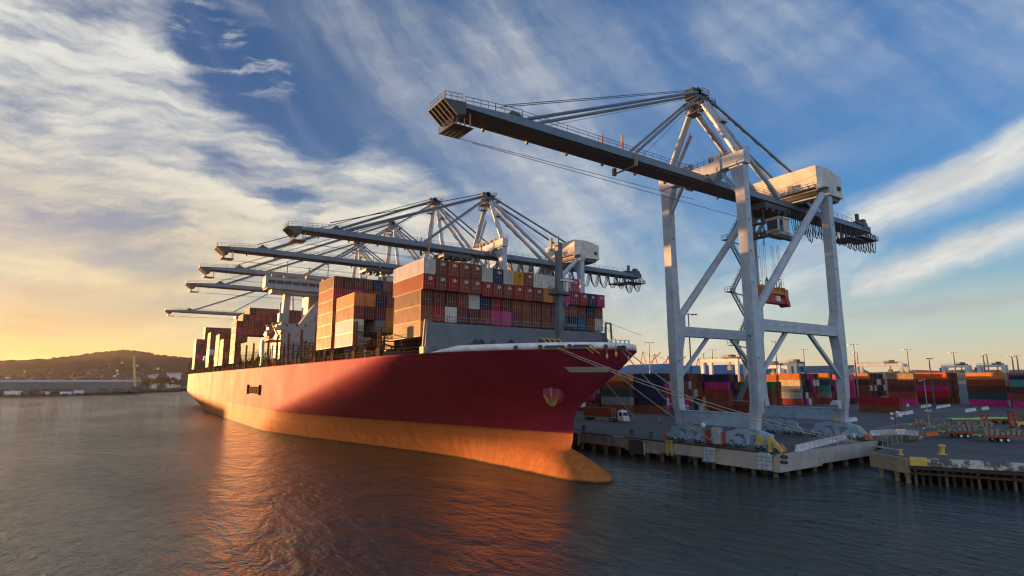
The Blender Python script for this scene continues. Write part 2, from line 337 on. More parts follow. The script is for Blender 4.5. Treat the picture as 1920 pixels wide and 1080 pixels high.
mb.build('painted_lanes',M['line'],kind='structure')
mb=MB()
for a,b_ in (((1580,805),(1635,803)),((1640,803),(1820,778))):
    p=atz(*a,QZ);q=atz(*b_,QZ); stripe(mb,(p.x,p.y),(q.x,q.y),.3)
mb.build('yellow_lanes',M['yline'],kind='structure')
# ---------------------------------------------------------------- container ship
SH=thing('container_ship','huge magenta container ship moored alongside the wharf with deck containers','ship',(0,22.47,0))
YC=22.47; HB=25.32
def ip(tab,z):
    if z<=tab[0][0]: return tab[0][1]
    for (a,u),(b_,v) in zip(tab,tab[1:]):
        if z<=b_: return u+(v-u)*(z-a)/(b_-a)
    return tab[-1][1]
STEM=[(-3,-9),(0,-10),(2,-12.5),(4.5,-14.6),(6,-15.1),(8,-15.25),(10,-15.6),(11.1,-16.4),(13.4,-19.3),(15.2,-21.9),(16.7,-23.6),(18.6,-25.2),(20.0,-26.1),(21.0,-26.7),(22.4,-27.2)]
SHO=[(-3,118),(0,112),(7,93),(14,50),(21,9),(22.4,8)]
EXP=[(-3,1.35),(3,1.32),(7,1.22),(10,1.0),(13,.80),(17,.62),(19,.58),(21,.568),(22.4,.55)]
PW_=[(-3,1.25),(7,1.25),(13,1.35),(21,1.38),(22.4,1.38)]
BTIP=[(-3,-23.9),(-1.5,-24.3),(-.3,-24.1),(.6,-23.4),(1.6,-21.7),(2.6,-19.5),(3.5,-17.2),(4.6,-14.9)]
def hw(x,z): # half breadth
    a,s=ip(STEM,z),ip(SHO,z)
    if x>=s: y=HB
    elif x<=a: y=0
    else: y=HB*max(0,1-((s-x)/(s-a))**ip(PW_,z))**ip(EXP,z)
    if z<4.6:
        t=ip(BTIP,z); zz=(z+1.2)/5.8; r=4.3*math.sqrt(max(0,1-zz*zz))
        if x>t and x<40:
            u=(x-t)/9; q=r*(min(1,1-(1-min(1,u))**2.4)**.5); q*=max(0,1-max(0,(x-6)/34))
            y=(max(y,0)**2.6+q**2.6)**(1/2.6)
    # run aft
    if x>250:
        za=max(0,min(1,(9-z)/9)); e=250+(1-za)*110; 
        if x>e: y*=max(0,1-((x-e)/(400-e+.01))**1.6*(.15+.85*za))
    return min(HB,y)
def sheer(x,z): return 0 if x>8 or z<10 else .35*((8-x)/34.7)**.86*(z-10)/11
def xs(z):
    a=ip(STEM,z)
    if z<4.6: a=min(a,ip(BTIP,z))
    t=[0,.04,.12,.25,.45,.7,1,1.4,1.9,2.5,3.2,4,5,6.2,7.6,9.2,11,13,15.5,18.5,22,26,30,35,40,46,52,59,66,74,82,90,98,107,116,126,136,146]
    L_=[a+k*(136-a)/146.0 if k>60 else a+k for k in t]
    L_=[]
    for k in t: L_.append(a+k*(1 if k<12 else 1) if True else 0)
    # aft of the entrance: common stations
    return [x for x in L_]+[170,200,230,250,265,280,295,310,325,340,355,370,380,388]
ZL=[-3,-2,-1.2,-.4,.2,.8,1.4,2,2.6,3.2,3.9,4.6,5.4,6.2,7.0,7.02,7.8,8.6,9.4,10.2,11,11.8,12.6,13.4,14.2,15,15.8,16.6,17.4,18.2,19,19.6,20.2,20.7,21.0]
def aftx(z): return 388 if z>9 else 388-(9-z)*5.5
mb=MB(); nx=len(xs(0))
for side in (-1,1):
    vs=[]
    for z in ZL:
        ax=aftx(z)
        for i,x in enumerate(xs(z)):
            xx=min(x,ax) if x>250 else x
            y=hw(xx,z) if i>0 else 0
            vs.append((xx,side*y,z+sheer(xx,z)))
    fs=[]
    for j in range(len(ZL)-1):
        for i in range(nx-1):
            q=(j*nx+i,j*nx+i+1,(j+1)*nx+i+1,(j+1)*nx+i)
            fs.append(q if side<0 else q[::-1])
    mb.add(vs,fs,True)
# transom + deck
n0=(len(ZL)-1)*nx; tot=len(ZL)*nx
for j in range(len(ZL)-1): mb.f.append((j*nx+nx-1,tot+j*nx+nx-1,tot+(j+1)*nx+nx-1,(j+1)*nx+nx-1)); mb.sm.append(False); mb.mi.append(0)
mb.m=1
for i in range(nx-1): mb.f.append((n0+i,n0+i+1,tot+n0+i+1,tot+n0+i)); mb.sm.append(False); mb.mi.append(1)
m,nt,b=newmat('hull_paint'); tc=N(nt,'TexCoord').outputs['Object']; sp=N(nt,'SeparateXYZ'); L(nt,tc,sp.inputs[0]); Z=sp.outputs[2]; X=sp.outputs[0]; Yv=sp.outputs[1]
ns=noise(nt,tc,.16,6,.62,(.5,.5,.5)); n2=noise(nt,tc,.5,6,.65,(.6,.6,.07)); n3=noise(nt,tc,.35,5,.6,(.06,.06,1.4)); n4=noise(nt,tc,1.3,5,.6,(1,1,.18))
mag=mixc(nt,ramp(nt,ns,.3,.7),(.25,.020,.052),(.33,.030,.072))
mag=mixc(nt,mth(nt,'MULTIPLY',ramp(nt,n2,.5,.75),.35),mag,(.33,.055,.085)); mag=mixc(nt,mth(nt,'MULTIPLY',ramp(nt,n3,.52,.7),.25),mag,(.21,.014,.045))
boot=mixc(nt,ramp(nt,n4,.35,.65),(.40,.13,.038),(.50,.18,.05)); boot=mixc(nt,mth(nt,'MULTIPLY',ramp(nt,n2,.46,.7),.4),boot,(.26,.115,.045))
band=mth(nt,'MULTIPLY',ramp(nt,Z,4.4,5.0),ramp(nt,n4,.42,.58)); boot=mixc(nt,mth(nt,'MULTIPLY',band,.4),boot,(.2,.10,.045))
wet=mth(nt,'SUBTRACT',1.0,ramp(nt,mth(nt,'MULTIPLY_ADD',n2,.5,Z),.3,.75)); boot=mixc(nt,wet,boot,(.03,.03,.012))
rst=mth(nt,'MULTIPLY',mth(nt,'MULTIPLY',ramp(nt,n2,.56,.72),ramp(nt,noise(nt,tc,.08,3,.5),.5,.65)),ramp(nt,Z,9.0,17.0)); mag=mixc(nt,mth(nt,'MULTIPLY',rst,.45),mag,(.17,.055,.02))
scf=mth(nt,'MULTIPLY',ramp(nt,noise(nt,tc,.9,6,.7,(.25,.25,2.5)),.62,.70),mth(nt,'MULTIPLY',ramp(nt,Z,7.5,9.0),ramp(nt,Z,17.0,13.0))); mag=mixc(nt,mth(nt,'MULTIPLY',scf,.35),mag,(.45,.16,.16))
def seam(dir_,sc_): 
    w_=N(nt,'TexWave',wave_type='BANDS',bands_direction=dir_); L(nt,tc,w_.inputs['Vector']); w_.inputs['Scale'].default_value=sc_; return mth(nt,'POWER',w_.outputs['Fac'],60.0)
sm=mth(nt,'MULTIPLY',mth(nt,'MAXIMUM',seam('X',.026),seam('Z',.125)),.22); mag=mixc(nt,sm,mag,(.12,.012,.03)); boot=mixc(nt,sm,boot,(.2,.09,.04))
zl=mth(nt,'GREATER_THAN',Z,7.01); c=mixc(nt,zl,boot,mag)
st=mth(nt,'MULTIPLY',mth(nt,'MULTIPLY',mth(nt,'GREATER_THAN',Z,STRZ0),mth(nt,'LESS_THAN',Z,STRZ1)),mth(nt,'MULTIPLY',mth(nt,'LESS_THAN',X,STRX),mth(nt,'LESS_THAN',Yv,0.0)))
c=mixc(nt,mth(nt,'MULTIPLY',st,.92),c,(.55,.55,.50))
L(nt,c,b.inputs['Base Color'])
L(nt,mth(nt,'MULTIPLY_ADD',ns,.16,HULL_R-.08),b.inputs['Roughness']); b.inputs['Specular IOR Level'].default_value=HULL_S
# plating: faint frame lines and welded seams
wv=N(nt,'TexWave',wave_type='BANDS',bands_direction='X'); L(nt,tc,wv.inputs['Vector']); wv.inputs['Scale'].default_value=.105; wv.inputs['Distortion'].default_value=.3
wz_=N(nt,'TexWave',wave_type='BANDS',bands_direction='Z'); L(nt,tc,wz_.inputs['Vector']); wz_.inputs['Scale'].default_value=.13
hh=mth(nt,'ADD',mth(nt,'MULTIPLY',ns,.6),mth(nt,'ADD',mth(nt,'MULTIPLY',mth(nt,'POWER',wv.outputs['Fac'],6.0),.12),mth(nt,'MULTIPLY',mth(nt,'POWER',wz_.outputs['Fac'],10.0),.12)))
bp=N(nt,'Bump'); bp.inputs['Strength'].default_value=.45; bp.inputs['Distance'].default_value=.10; L(nt,hh,bp.inputs['Height']); L(nt,bp.outputs[0],b.inputs['Normal'])
M['hull']=m
hull=mb.build('hull',[M['hull'],M['grey']],SH)
def hullhit(px,py,side=-1):
    d=ray(px,py); lo=40.0; p=CAM
    t=60.0
    while t<420:
        p=CAM+d*t
        if -1<p.z<22.4:
            y=hw(p.x,p.z)
            if abs(p.y-YC)<y: return p
        t+=.1
    return p
M['bulw']=paint('bulwark_white',(.86,.86,.85),.4,(.4,.3,.22),.2,.5)
# bulwark (white band) along the bow with fairleads
def deckpt(x,z,side,k=0.0): return Vector((x,side*max(0,hw(x,z)-k),z))
bx=[-26.68,-26.62,-26.5,-26.3,-26,-25.5,-24.8,-23.8,-22.5,-21,-19,-16.5,-14,-11,-8.5,-5.5,-3.0]
mb=MB()
for s in (-1,1):
    seq=[]
    for i,x in enumerate(bx):
        sh=sheer(x,21); top=22.0+sh if x<-8 else 22.0+sh-(x+8)/5.0*1.0
        b0=Vector((x,s*hw(x,21.0),20.98+sh)); xo=x+.02
        t0=Vector((xo,s*(hw(x,21.0)-.04),max(21.03+sh,top)))
        if i==0: b0.y=0;t0.y=0
        seq.append((b0,t0,t0+Vector((.2,-s*.2,0)) if i else t0+Vector((.3,0,0)),b0+Vector((.2,-s*.2,0)) if i else b0+Vector((.3,0,0))))
    mb.loft([list(map(tuple,q)) for q in seq],True)
mb.build('bulwark',M['bulw'],SH)
def onbul(px,py): # a point on the outside of the white band
    d=ray(px,py); t=60.0
    while t<200:
        p=CAM+d*t
        if abs(p.y-YC)<hw(p.x,21.0)+.1: return p
        t+=.05
    return p
LP=lambda p: Vector((p.x,p.y-YC,p.z))  # world -> ship local
def fairlead(px,py,wd=0):
    p=onbul(px,py); q=onbul(px+3,py); t=(q-p); t.z=0; t.normalize(); n=Vector((t.y,-t.x,0)); 
    if n.dot(CAM-p)<0: n=-n
    c=LP(p)
    mb=MB(); r=.33; w=wd/2
    ring=lambda R_,o:[(c+t*((w if math.cos(a)>0 else -w)+R_*math.cos(a))+Vector((0,0,R_*math.sin(a)))+n*o) for a in [2*math.pi*k/16 for k in range(16)]]
    mb.loft([ring(r*1.2,-.05),ring(r*1.2,.1),ring(r*.85,.12),ring(r*.85,.03)],True,False); mb.add(ring(r*.85,.03),[tuple(range(16))])
    return mb.build('fairlead',M['steel'],SH)
for px,py,wd in ((967,652,0),(1013,651,0),(1040,652,2.6),(1068,649.5,0),(1093,650.5,2.6),(1135.5,650,0),(1164,652.5,1.6)): fairlead(px,py,wd)
# breakwater wall with side fin
mb=MB(); mb.add([(-3.4,-22.6,21.0),(-3.4,22.6,21.0),(-2.0,21.0,26.6),(-2.0,-22.4,26.6),(-2.8,-22.6,21.0),(-2.8,22.6,21.0),(-1.7,21.0,26.6),(-1.7,-22.4,26.6)],[(0,3,2,1),(4,5,6,7),(0,4,7,3),(1,2,6,5),(3,7,6,2),(0,1,5,4)])
mb.build('breakwater',M['grey'],SH)
mb=MB(); mb.beam((-2.2,-22.9,21),(-2.2,-22.5,27.0),.5,.35,(1,0,0)); mb.beam((-2.9,-22.9,21),(-2.6,-22.5,27.0),.2,.5,(1,0,0)); mb.box(-3.2,-23.3,21,-1.6,-22.4,22.2); mb.build('breakwater_fin',M['shiptan'],SH)
mb=MB(); mb.rail([(-2.2,-21.5,26.6),(-2.2,20.8,26.6)],1.1,.04,1.7); mb.build('walkway_railing',M['railm'],SH)
# foremast
mb=MB(); x=-12.0; mb.loft([[(x-w,-w,z),(x+w,-w,z),(x+w,w,z),(x-w,w,z)] for z,w in ((21,.75),(26,.62),(34,.55),(42,.5))])
mb.tube((x,0,42),(x,0,43.3),.12); mb.box(x-.3,-.9,41.2,x+.3,.9,41.4); mb.box(x-1.1,-2.6,40.2,x-.5,-2.3,42.4); mb.beam((x,-2.45,40.3),(x,0,40.3),.15)
mb.build('foremast',M['grey'],SH)
mb=MB(); mb.prism([(x-1.3,-1.3),(x,-2.2),(x+1.3,-1.6),(x+1.6,0),(x+1.3,2),(x,2.5),(x-1.3,1.5)],2,32.0,32.5); mb.rail([(x-1.3,-1.3,32.5),(x,-2.2,32.5),(x+1.3,-1.6,32.5),(x+1.3,2,32.5),(x,2.5,32.5),(x-1.3,1.5,32.5)],.9,.03,1)
mb.build('mast_platform',M['steel'],SH)
mb=MB(); mb.tube((x-.9,1.1,32.5),(x-.9,1.1,34.6),.25); mb.box(x-1.2,-.2,34.5,x-.6,2.6,34.85); mb.build('radar_scanner',M['white'],SH)
mb=MB(); mb.box(x-1.9,.4,26.0,x+.2,2.6,26.5); mb.beam((x-.4,1.0,26.2),(x-.4,.6,30.5),.16); mb.tube((x-.9,.9,29.8),(x-1.0,1.1,30.7),.35); mb.build('mast_light',M['grey'],SH)
# deck gear on the forecastle
def winch(x,y,k,mt,nm='mooring_winch'):
    mb=MB()
    for i in range(k):
        yy=y+i*1.15; mb.tube((x,yy-.08,22.1),(x,yy+.08,22.1),1.25,n=16)
    mb.tube((x,y-.4,22.1),(x,y+k*1.15,22.1),.55,n=12); mb.box(x-.8,y-.9,21,x+.8,y-.3,22.6); mb.box(x-.7,y-.3,21,x+.7,y+k*1.15,21.5)
    return mb.build(nm,mt,SH)
o=winch(-14.5,-6.5,4,M['steel'])
mb=MB()
for i in range(4):
    yy=-6.6+i*1.15
    mb.path([(-14.9+1.45*math.cos(a),yy,22.1+1.45*math.sin(a)) for a in [math.pi*k/12 for k in range(13)]],.1,6)
mb.build('winch_guard',M['yellow'],SH)
winch(-11.5,-10.6,1,M['steel']); winch(-10,-13.3,1,M['grey']); winch(-9,-16.2,2,M['steel']); winch(-15,4,3,M['steel'])
for px,py in ((880,640),(888,640),(900,637),(917,642)):
    p=atx(px,py,-5.5); q=LP(p); mb=MB(); mb.tube((0,0,0),(0,0,1.5),.1); mb.tube((.5,.3,0),(.5,.3,1.5),.1); mb.tube((0,0,1.5),(.5,.3,1.5),.1); mb.build('vent_post',M['yellow'],SH,(q.x,q.y,21))
mb=MB()
for i in range(5):
    mb.box(-16.0,9.2+i*1.15,21,-15.8,9.4+i*1.15,23.8)
for z in (22.4,23.1,23.8): mb.box(-16.02,9.2,z-.06,-15.78,14.0,z+.06)
mb.build('bow_platform_frame',M['white'],SH)
mb=MB(); mb.beam((-3,20.4,21),(-3,20.4,28.6),.3); mb.beam((-3,22.2,21),(-3,21.9,28.6),.3); mb.beam((-3,20.4,28.6),(-3,21.9,28.6),.3); mb.build('ladder_frame',M['grey'],SH)
mb=MB(); mb.tube((-25.6,1.2,21.3),(-21.0,1.2,24.8),.08); mb.build('jackstaff',M['steel'],SH)
mb=MB(); mb.path([(-12,0,40),(-26,.5,22.4)],.03); mb.path([(-12,-1,32),(-20,-11,22)],.03); mb.path([(-12,1,30),(-20,13,24.5)],.03); mb.build('forestay_wire',M['steel'],SH)
# anchors in their pockets
M['lash2']=paint('lashing_bridge_paint',(.085,.062,.042),.7,(.09,.045,.025),.5,1.5,True,0)
mb_p=MB()
def anchor(side):
    p=hullhit(1037,737) if side<0 else None
    c=LP(p) if p else None
    if side>0:
        q=LP(hullhit(1037,737)); c=Vector((q.x,-q.y,q.z))
    nrm=Vector((-.55,side*.80,-.25)).normalized(); mb=MB()
    mbP=MB(); A=nrm.cross(Vector((0,0,1))).normalized(); B=A.cross(nrm)
    # conical bolster standing proud of the flare
    k=20
    for r0,r1,o0,o1 in ((2.3,1.6,-1.4,.75),):
        mbP.loft([[c+A*(r0*math.cos(t))+B*(r0*math.sin(t))+nrm*o0 for t in [2*math.pi*i/k for i in range(k)]],[c+A*(r1*math.cos(t))+B*(r1*math.sin(t)*.95)+nrm*o1 for t in [2*math.pi*i/k for i in range(k)]]],True)
    pk=mbP.build('anchor_bolster',M['bolster'],SH)
    # stockless anchor: shank, crown, two flukes hanging on the bolster face
    f=c+nrm*.95; q_=.62; up=B if B.z>0 else -B; rt=A if A.dot(CR)>0 else -A
    mb.beam(f+up*1.2,f-up*1.5,.34,.34,nrm); mb.beam(f-up*1.65-rt*.5,f-up*1.65+rt*.5,.55,.6,nrm)
    for s in (-1,1):
        b0=f-up*1.6+rt*(.42*s); tp=f+up*.25+rt*(1.3*s)+nrm*.5
        mb.loft([[b0-rt*.4-nrm*.3,b0+rt*.4-nrm*.3,b0+rt*.35+nrm*.32,b0-rt*.35+nrm*.32],[(b0+tp)/2-rt*.3-nrm*.2,(b0+tp)/2+rt*.3-nrm*.2,(b0+tp)/2+rt*.22+nrm*.22,(b0+tp)/2-rt*.22+nrm*.22],[tp-rt*.08-nrm*.1,tp+rt*.08-nrm*.1,tp+rt*.08+nrm*.1,tp-rt*.08+nrm*.1]])
    mb.tube(f+up*1.0,f+up*1.0-nrm*1.0,.3)
    mb.build('anchor',M['anchor'] if side<0 else M['lash2'],SH)
M['bolster']=paint('bolster_paint',(.46,.05,.16),.5,(.25,.06,.06),.3,1)
M['anchor']=paint('yellow_anchor_paint',(.42,.26,.06),.55,(.10,.05,.03),.7,1.6)
anchor(-1); anchor(1)
M['stay']=paint('coaming_paint',(.17,.115,.07),.7,(.08,.045,.03),.5,1.5,True,0)
M['lifeboat']=paint('lifeboat_orange',(.42,.15,.08),.45,(.2,.1,.06),.3,1)
# deck edge: railing, hatch coaming blocks, stanchions along the port side
mb=MB()
for s in (-1,1):
    mb.rail([(12,s*(HB-.25),21),(386,s*(HB-.25),21)],1.15,.05,2.6)
    mb.rail([(12,s*(HB-.25),21),(0,s*(hw(0,21)-.25),21),(-4,s*(hw(-4,21)-.3),21)],1.15,.05,2.0)
mb.build('side_railing',M['lash2'],SH)
mb=MB(); mb.box(14,-23,21,386,23,22.3); mb.build('hatch_coaming',M['lash'],SH)
r=random.Random(3)
BAYX=[0.0,13.4,28.0,43.2]+[58.2+14.6*i for i in range(4)]+[136+14.6*i for i in range(17)]
x=14.0
while x<384:
    w=r.uniform(.5,1.7); h=r.choice((1.2,1.7,2.2,2.6)); mb=MB(); mb.box(0,0,0,w,1.0,h); mb.box(w*.2,-.12,h*.25,w*.7,0,h*.7)
    mb.build('coaming_stay',M['stay'] if r.random()<.6 else M['lash2'],SH,(x,-HB+.9,21)); x+=w+r.uniform(1.6,3.2)
# lashing bridges
def lashing(x,h,y0=-24.9,y1=24.9,post=True):
    mb=MB()
    for k in range(11):
        y=y0+(y1-y0)*k/10
        mb.box(x-.55,y-.14,22.3,x-.25,y+.14,h); mb.box(x+.25,y-.14,22.3,x+.55,y+.14,h)
    for z in (24.0,26.9,29.8):
        if z<h+.1:
            mb.box(x-.6,y0,z-.14,x+.6,y1,z); mb.rail([(x-.6,y0,z),(x-.6,y1,z)],1.0,.04,2.5)
    for k in range(10):
        a=y0+(y1-y0)*k/10; mb.beam((x-.4,a,24),(x-.4,a+4.98,26.9),.12)
    # tall port-side tower, like a ladder
    for s in (-1,1): 
        mb.box(x-.75,s*24.95-.2,21.6,x-.45,s*24.95+.2,h+2.0); mb.box(x+.45,s*24.95-.2,21.6,x+.75,s*24.95+.2,h+2.0); 
        z=23.0
        while z<h+2: mb.box(x-.45,s*24.95-.15,z,x+.45,s*24.95+.15,z+.18); z+=1.1
        mb.box(x-1.0,s*24.9-.35,21.0,x+1.0,s*24.9+.35,22.6)
    return mb.build('lashing_bridge',M['lash2'],SH)
LX=[13.0,27.0,41.7,56.6,71.2,85.8,100.4,113.5]+[139+14.6*i for i in range(17)]
for i,x in enumerate(LX): lashing(x,[24.4,27,28.2,28.5,28.4,28.5,28.5,28][i] if i<8 else 28.3)
# cell guides / stowage posts of the empty bays
for x0 in (58,73,87.5,102):
    for k in range(20):
        for dx in (1.5,6,10.5):
            if k<8 and r.random()<.6:
                mb=MB(); mb.box(-.12,0,22.3,.12,.3,22.3+r.uniform(2.5,6)); mb.box(-.3,-.1,22.3,.3,.4,22.7); mb.build('cell_guide',M['lash2'] if r.random()<.6 else M['stay'],SH,(x0+dx,-24.5+k*2.5,0))
# superstructure: slab tower, braces and bridge wings
HX=122.0
mb=MB(); YT0,YT1=-19.3,19.3
mb.box(HX,YT0,21,HX+14,YT1,36.9)
def plate(pts,x0,x1): # side profile in the Y-Z plane
    mb.prism(pts,0,x0,x1)
plate([(YT0,36.9),(YT0+2.4,36.9),(YT0+2.4,48.3),(YT0+.6,48.3)],HX,HX+3)
plate([(YT0+6.3,36.9),(YT0+9.8,36.9),(-2.5,47.6),(-5.8,47.6)],HX,HX+3)
plate([(-YT0-2.4,36.9),(-YT0,36.9),(-YT0-.6,48.3),(-YT0-2.4,48.3)],HX,HX+3)
plate([(-YT0-9.8,36.9),(-YT0-6.3,36.9),(5.8,47.6),(2.5,47.6)],HX,HX+3)
mb.box(HX+5,-9,36.9,HX+14,9,48.3)
mb.build('accommodation_block',M['shipwhite'],SH)
mb=MB()
mb.prism([(-23.5,47.6),(23.5,47.6),(23.5,48.9),(-23.5,48.9)],0,HX-1,HX+4.5)
mb.prism([(-25.3,48.9),(25.3,48.9),(25.3,50.7),(-25.3,50.7)],0,HX-2,HX+5)
mb.prism([(-25.3,52.0),(25.3,52.0),(25.3,53.2),(-25.3,53.2)],0,HX-2,HX+5)
for k in range(19): y=-25.2+k*2.8; mb.box(HX-1.98,y-.12,50.7,HX-1.7,y+.12,52.0)
for s in (-1,1): mb.box(HX-2,s*25.3,50.7,HX+5,s*25.1,52.0); mb.box(HX-1.9,s*26.0,49.2,HX+3,s*25.25,53.6)
mb.build('bridge_wing',M['shipwhite'],SH)
mb=MB(); mb.box(HX-1.6,-25.0,50.72,HX-1.5,25.0,51.98); mb.build('bridge_window',M['glass'],SH)
mb=MB(); r2=random.Random(9)
mb.rail([(HX-1.8,-25,53.2),(HX-1.8,25,53.2)],1.1,.05,1.6)
for k in range(16):
    y=r2.uniform(-24,20); h=r2.uniform(.5,2.0); mb.box(HX-1+r2.random(),y,53.2,HX+1.5,y+r2.uniform(.4,1.6),53.2+h)
for y,h in ((-18,7),(-10,5.5),(-3,8)): mb.tube((HX+2,y,53.2),(HX+2,y,53.2+h),.16); mb.beam((HX+2,y-.8,53.2+h*.8),(HX+2,y+.8,53.2+h*.8),.12)
mb.build('monkey_island_gear',M['shiptan'],SH)
for px in (537.5,557,572.8):
    p=LP(atx(px,610,HX)); mb=MB(); mb.tube((HX-.04,p.y,p.z),(HX+.2,p.y,p.z),.45,n=12); mb.build('porthole',M['glass'],SH)
mb=MB(); q=LP(atx(498,626,124)); c=(124.5,-22.6,33.0)
mb.ell(c,4.6,1.7,1.9,14,10); mb.box(c[0]-2.2,c[1]-.9,c[2]+1.2,c[0]+1.4,c[1]+.9,c[2]+2.2); mb.build('lifeboat',M['lifeboat'],SH)
mb=MB(); mb.beam((119.5,-20,31),(119.5,-23,36.5),.4); mb.beam((129.5,-20,31),(129.5,-23,36.5),.4); mb.beam((119.5,-19.4,36.5),(119.5,-23,36.5),.3); mb.beam((129.5,-19.4,36.5),(129.5,-23,36.5),.3); mb.box(118,-24,30.2,131,-19.3,30.6); mb.rail([(118,-24,30.6),(131,-24,30.6)],1.1,.05,1.5); mb.build('lifeboat_davit',M['shiptan'],SH)
mb=MB(); mb.box(119,-20.9,37,121.6,-18.4,40.2); mb.box(119,-21.6,34.2,121.8,-18.6,36.0); mb.tube((119.6,-20.5,40),(119.6,-20.5,44),.25); mb.build('vent_housing',M['shipwhite'],SH)
M['blackflat']=paint('black_frame',(.02,.017,.014),.8,(.04,.02,.01),.3,1,True,0)
# pilot door recess on the port side
q=[LP(aty(*p,-2.85)) for p in ((466,728),(488,729),(487,740),(466,739))]
x0=q[1].x;x1=q[0].x
mb=MB(); mb.box(x0,-HB-.06,12.1,x1,-HB+.1,13.9); mb.build('pilot_door',M['stay'],SH)
mb=MB()
for xx in (x0,x1): mb.box(xx-.45,-HB-.5,11.4,xx+.45,-HB+.1,14.9)
mb.box(x0,-HB-.3,13.9,x1,-HB,14.2); mb.box(x0,-HB-.3,11.8,x1,-HB,12.1)
for k in range(6): xx=x0+(x1-x0)*(k+.5)/6; mb.box(xx-.25,-HB-.16,12.3,xx+.25,-HB-.02,13.7)
mb.build('door_frame',M['blackflat'],SH)
# steel gangway gear at the port rail (pale bracket)
p=LP(aty(490,650,-2.6)); mb=MB(); mb.box(0,-.4,-1.5,3.2,.5,4.0); mb.box(.6,-.5,.8,1.2,-.38,3.2); mb.box(1.8,-.5,.8,2.4,-.38,3.2); mb.beam((.2,0,-1.4),(.2,-.2,-5.0),.6); mb.build('accommodation_ladder',M['shipwhite'],SH,(p.x-2,p.y+.1,26.5))
# ---------------------------------------------------------------- containers
CC={'brown':(.20,.062,.035),'dark brown':(.105,.036,.026),'rust red':(.27,.055,.035),'crimson':(.33,.022,.028),'magenta':(.50,.035,.19),'pink':(.52,.10,.22),
 'navy':(.016,.028,.08),'blue':(.018,.085,.21),'white':(.60,.60,.57),'yellow':(.58,.30,.025),'orange':(.56,.19,.04),'grey':(.22,.24,.24),'light grey':(.42,.43,.41),'plum':(.13,.035,.055),
 'green':(.025,.15,.055),'teal':(.05,.26,.21),'dark teal':(.03,.065,.075),'tan':(.36,.25,.11),'bright orange':(.75,.13,.02),'beige':(.50,.43,.30)}
def cmat(nm,c):
    m,nt,b=newmat('container_'+nm.replace(' ','_')); co=N(nt,'TexCoord').outputs['Object']
    oi=N(nt,'ObjectInfo').outputs['Random']; of=comb_(nt,mth(nt,'MULTIPLY',oi,37.0),mth(nt,'MULTIPLY',oi,11.0),mth(nt,'MULTIPLY',oi,5.0))
    va=nt.nodes.new('ShaderNodeVectorMath'); va.operation='ADD'; L(nt,co,va.inputs[0]); L(nt,of,va.inputs[1]); co2=va.outputs[0]
    n1=noise(nt,co2,.5,5,.6); n2=noise(nt,co2,1.6,6,.65,(1,1,.1)); n3=noise(nt,co2,2.4,6,.7)
    k=mth(nt,'MULTIPLY_ADD',oi,.35,.8)
    sc=nt.nodes.new('ShaderNodeVectorMath'); sc.operation='SCALE'; L(nt,mixc(nt,ramp(nt,n1,.3,.7),[x*.85 for x in c],[min(1,x*1.15+.004) for x in c]),sc.inputs[0]); L(nt,k,sc.inputs['Scale'])
    cc=mixc(nt,mth(nt,'MULTIPLY',ramp(nt,n2,.45,.7),.55),sc.outputs[0],[x*.5+.03 for x in c]); cc=mixc(nt,mth(nt,'MULTIPLY',ramp(nt,n3,.64,.76),.7),cc,(.11,.05,.025))
    L(nt,cc,b.inputs['Base Color']); L(nt,mth(nt,'MULTIPLY_ADD',n1,.25,.45),b.inputs['Roughness']); b.inputs['Specular IOR Level'].default_value=.04
    return m
def comb_(nt,a,b,c):
    n=nt.nodes.new('ShaderNodeCombineXYZ'); L(nt,a,n.inputs[0]); L(nt,b,n.inputs[1]); L(nt,c,n.inputs[2]); return n.outputs[0]
CM={k:cmat(k,v) for k,v in CC.items()}
M['gasket']=paint('door_gasket',(.03,.028,.027),.6,(.05,.03,.02),.4,2)
M['bar']=paint('lock_bar',(.34,.32,.30),.5,(.15,.08,.04),.4,2)
BW=2.438
def cbody(Ln,H,detail=True):
    """corrugated box: door end at -X, origin at the middle of the floor"""
    mb=MB(); w=BW/2; h=H; x0,x1=-Ln/2,Ln/2; p=.09; d=.05
    for y in (-w,w):
        s=1 if y>0 else -1
        for x in (x0,x1-.16): mb.box(x,y-s*.16,0,x+.16,y,h)
        mb.box(x0+.16,y-s*.1,0,x1-.16,y-.012*s,.13); mb.box(x0+.16,y-s*.1,h-.08,x1-.16,y-.012*s,h)
        # corrugation
        n=int((Ln-.32)/.278); st=(Ln-.32)/n; pts=[]
        for i in range(n):
            a=x0+.16+i*st; pts+=[(a,y-s*.010),(a+st*.3,y-s*.010),(a+st*.5,y-s*.034),(a+st*.8,y-s*.034)]
        pts.append((x1-.16,y-s*.012))
        vs=[];fs=[]
        for a,b_ in pts: vs+=[(a,b_,.13),(a,b_,h-.08)]
        for i in range(len(pts)-1): fs.append((2*i,2*i+2,2*i+3,2*i+1) if s<0 else (2*i,2*i+1,2*i+3,2*i+2))
        mb.add(vs,fs)
    # roof, floor, far end
    mb.add([(x0,-w+.02,h-.03),(x1,-w+.02,h-.03),(x1,w-.02,h-.03),(x0,w-.02,h-.03),(x0,-w+.02,.05),(x1,-w+.02,.05),(x1,w-.02,.05),(x0,w-.02,.05)],[(0,1,2,3),(7,6,5,4)])
    mb.box(x1-.06,-w+.16,.1,x1-.03,w-.16,h-.05)
    # door end: two leaves, header, sill
    mb.box(x0,-w+.16,h-.13,x0+.1,w-.16,h); mb.box(x0,-w+.16,0,x0+.1,w-.16,.15)
    for y0,y1 in ((-w+.17,-.012),(.012,w-.17)):
        mb.box(x0+.03,y0,.16,x0+.08,y1,h-.14)
        k=5; 
        for i in range(k): z=.25+(h-.5)*i/k; mb.box(x0+.018,y0+.08,z,x0+.03,y1-.08,z+(h-.5)/k*.55)
    return mb.mesh('container_body')
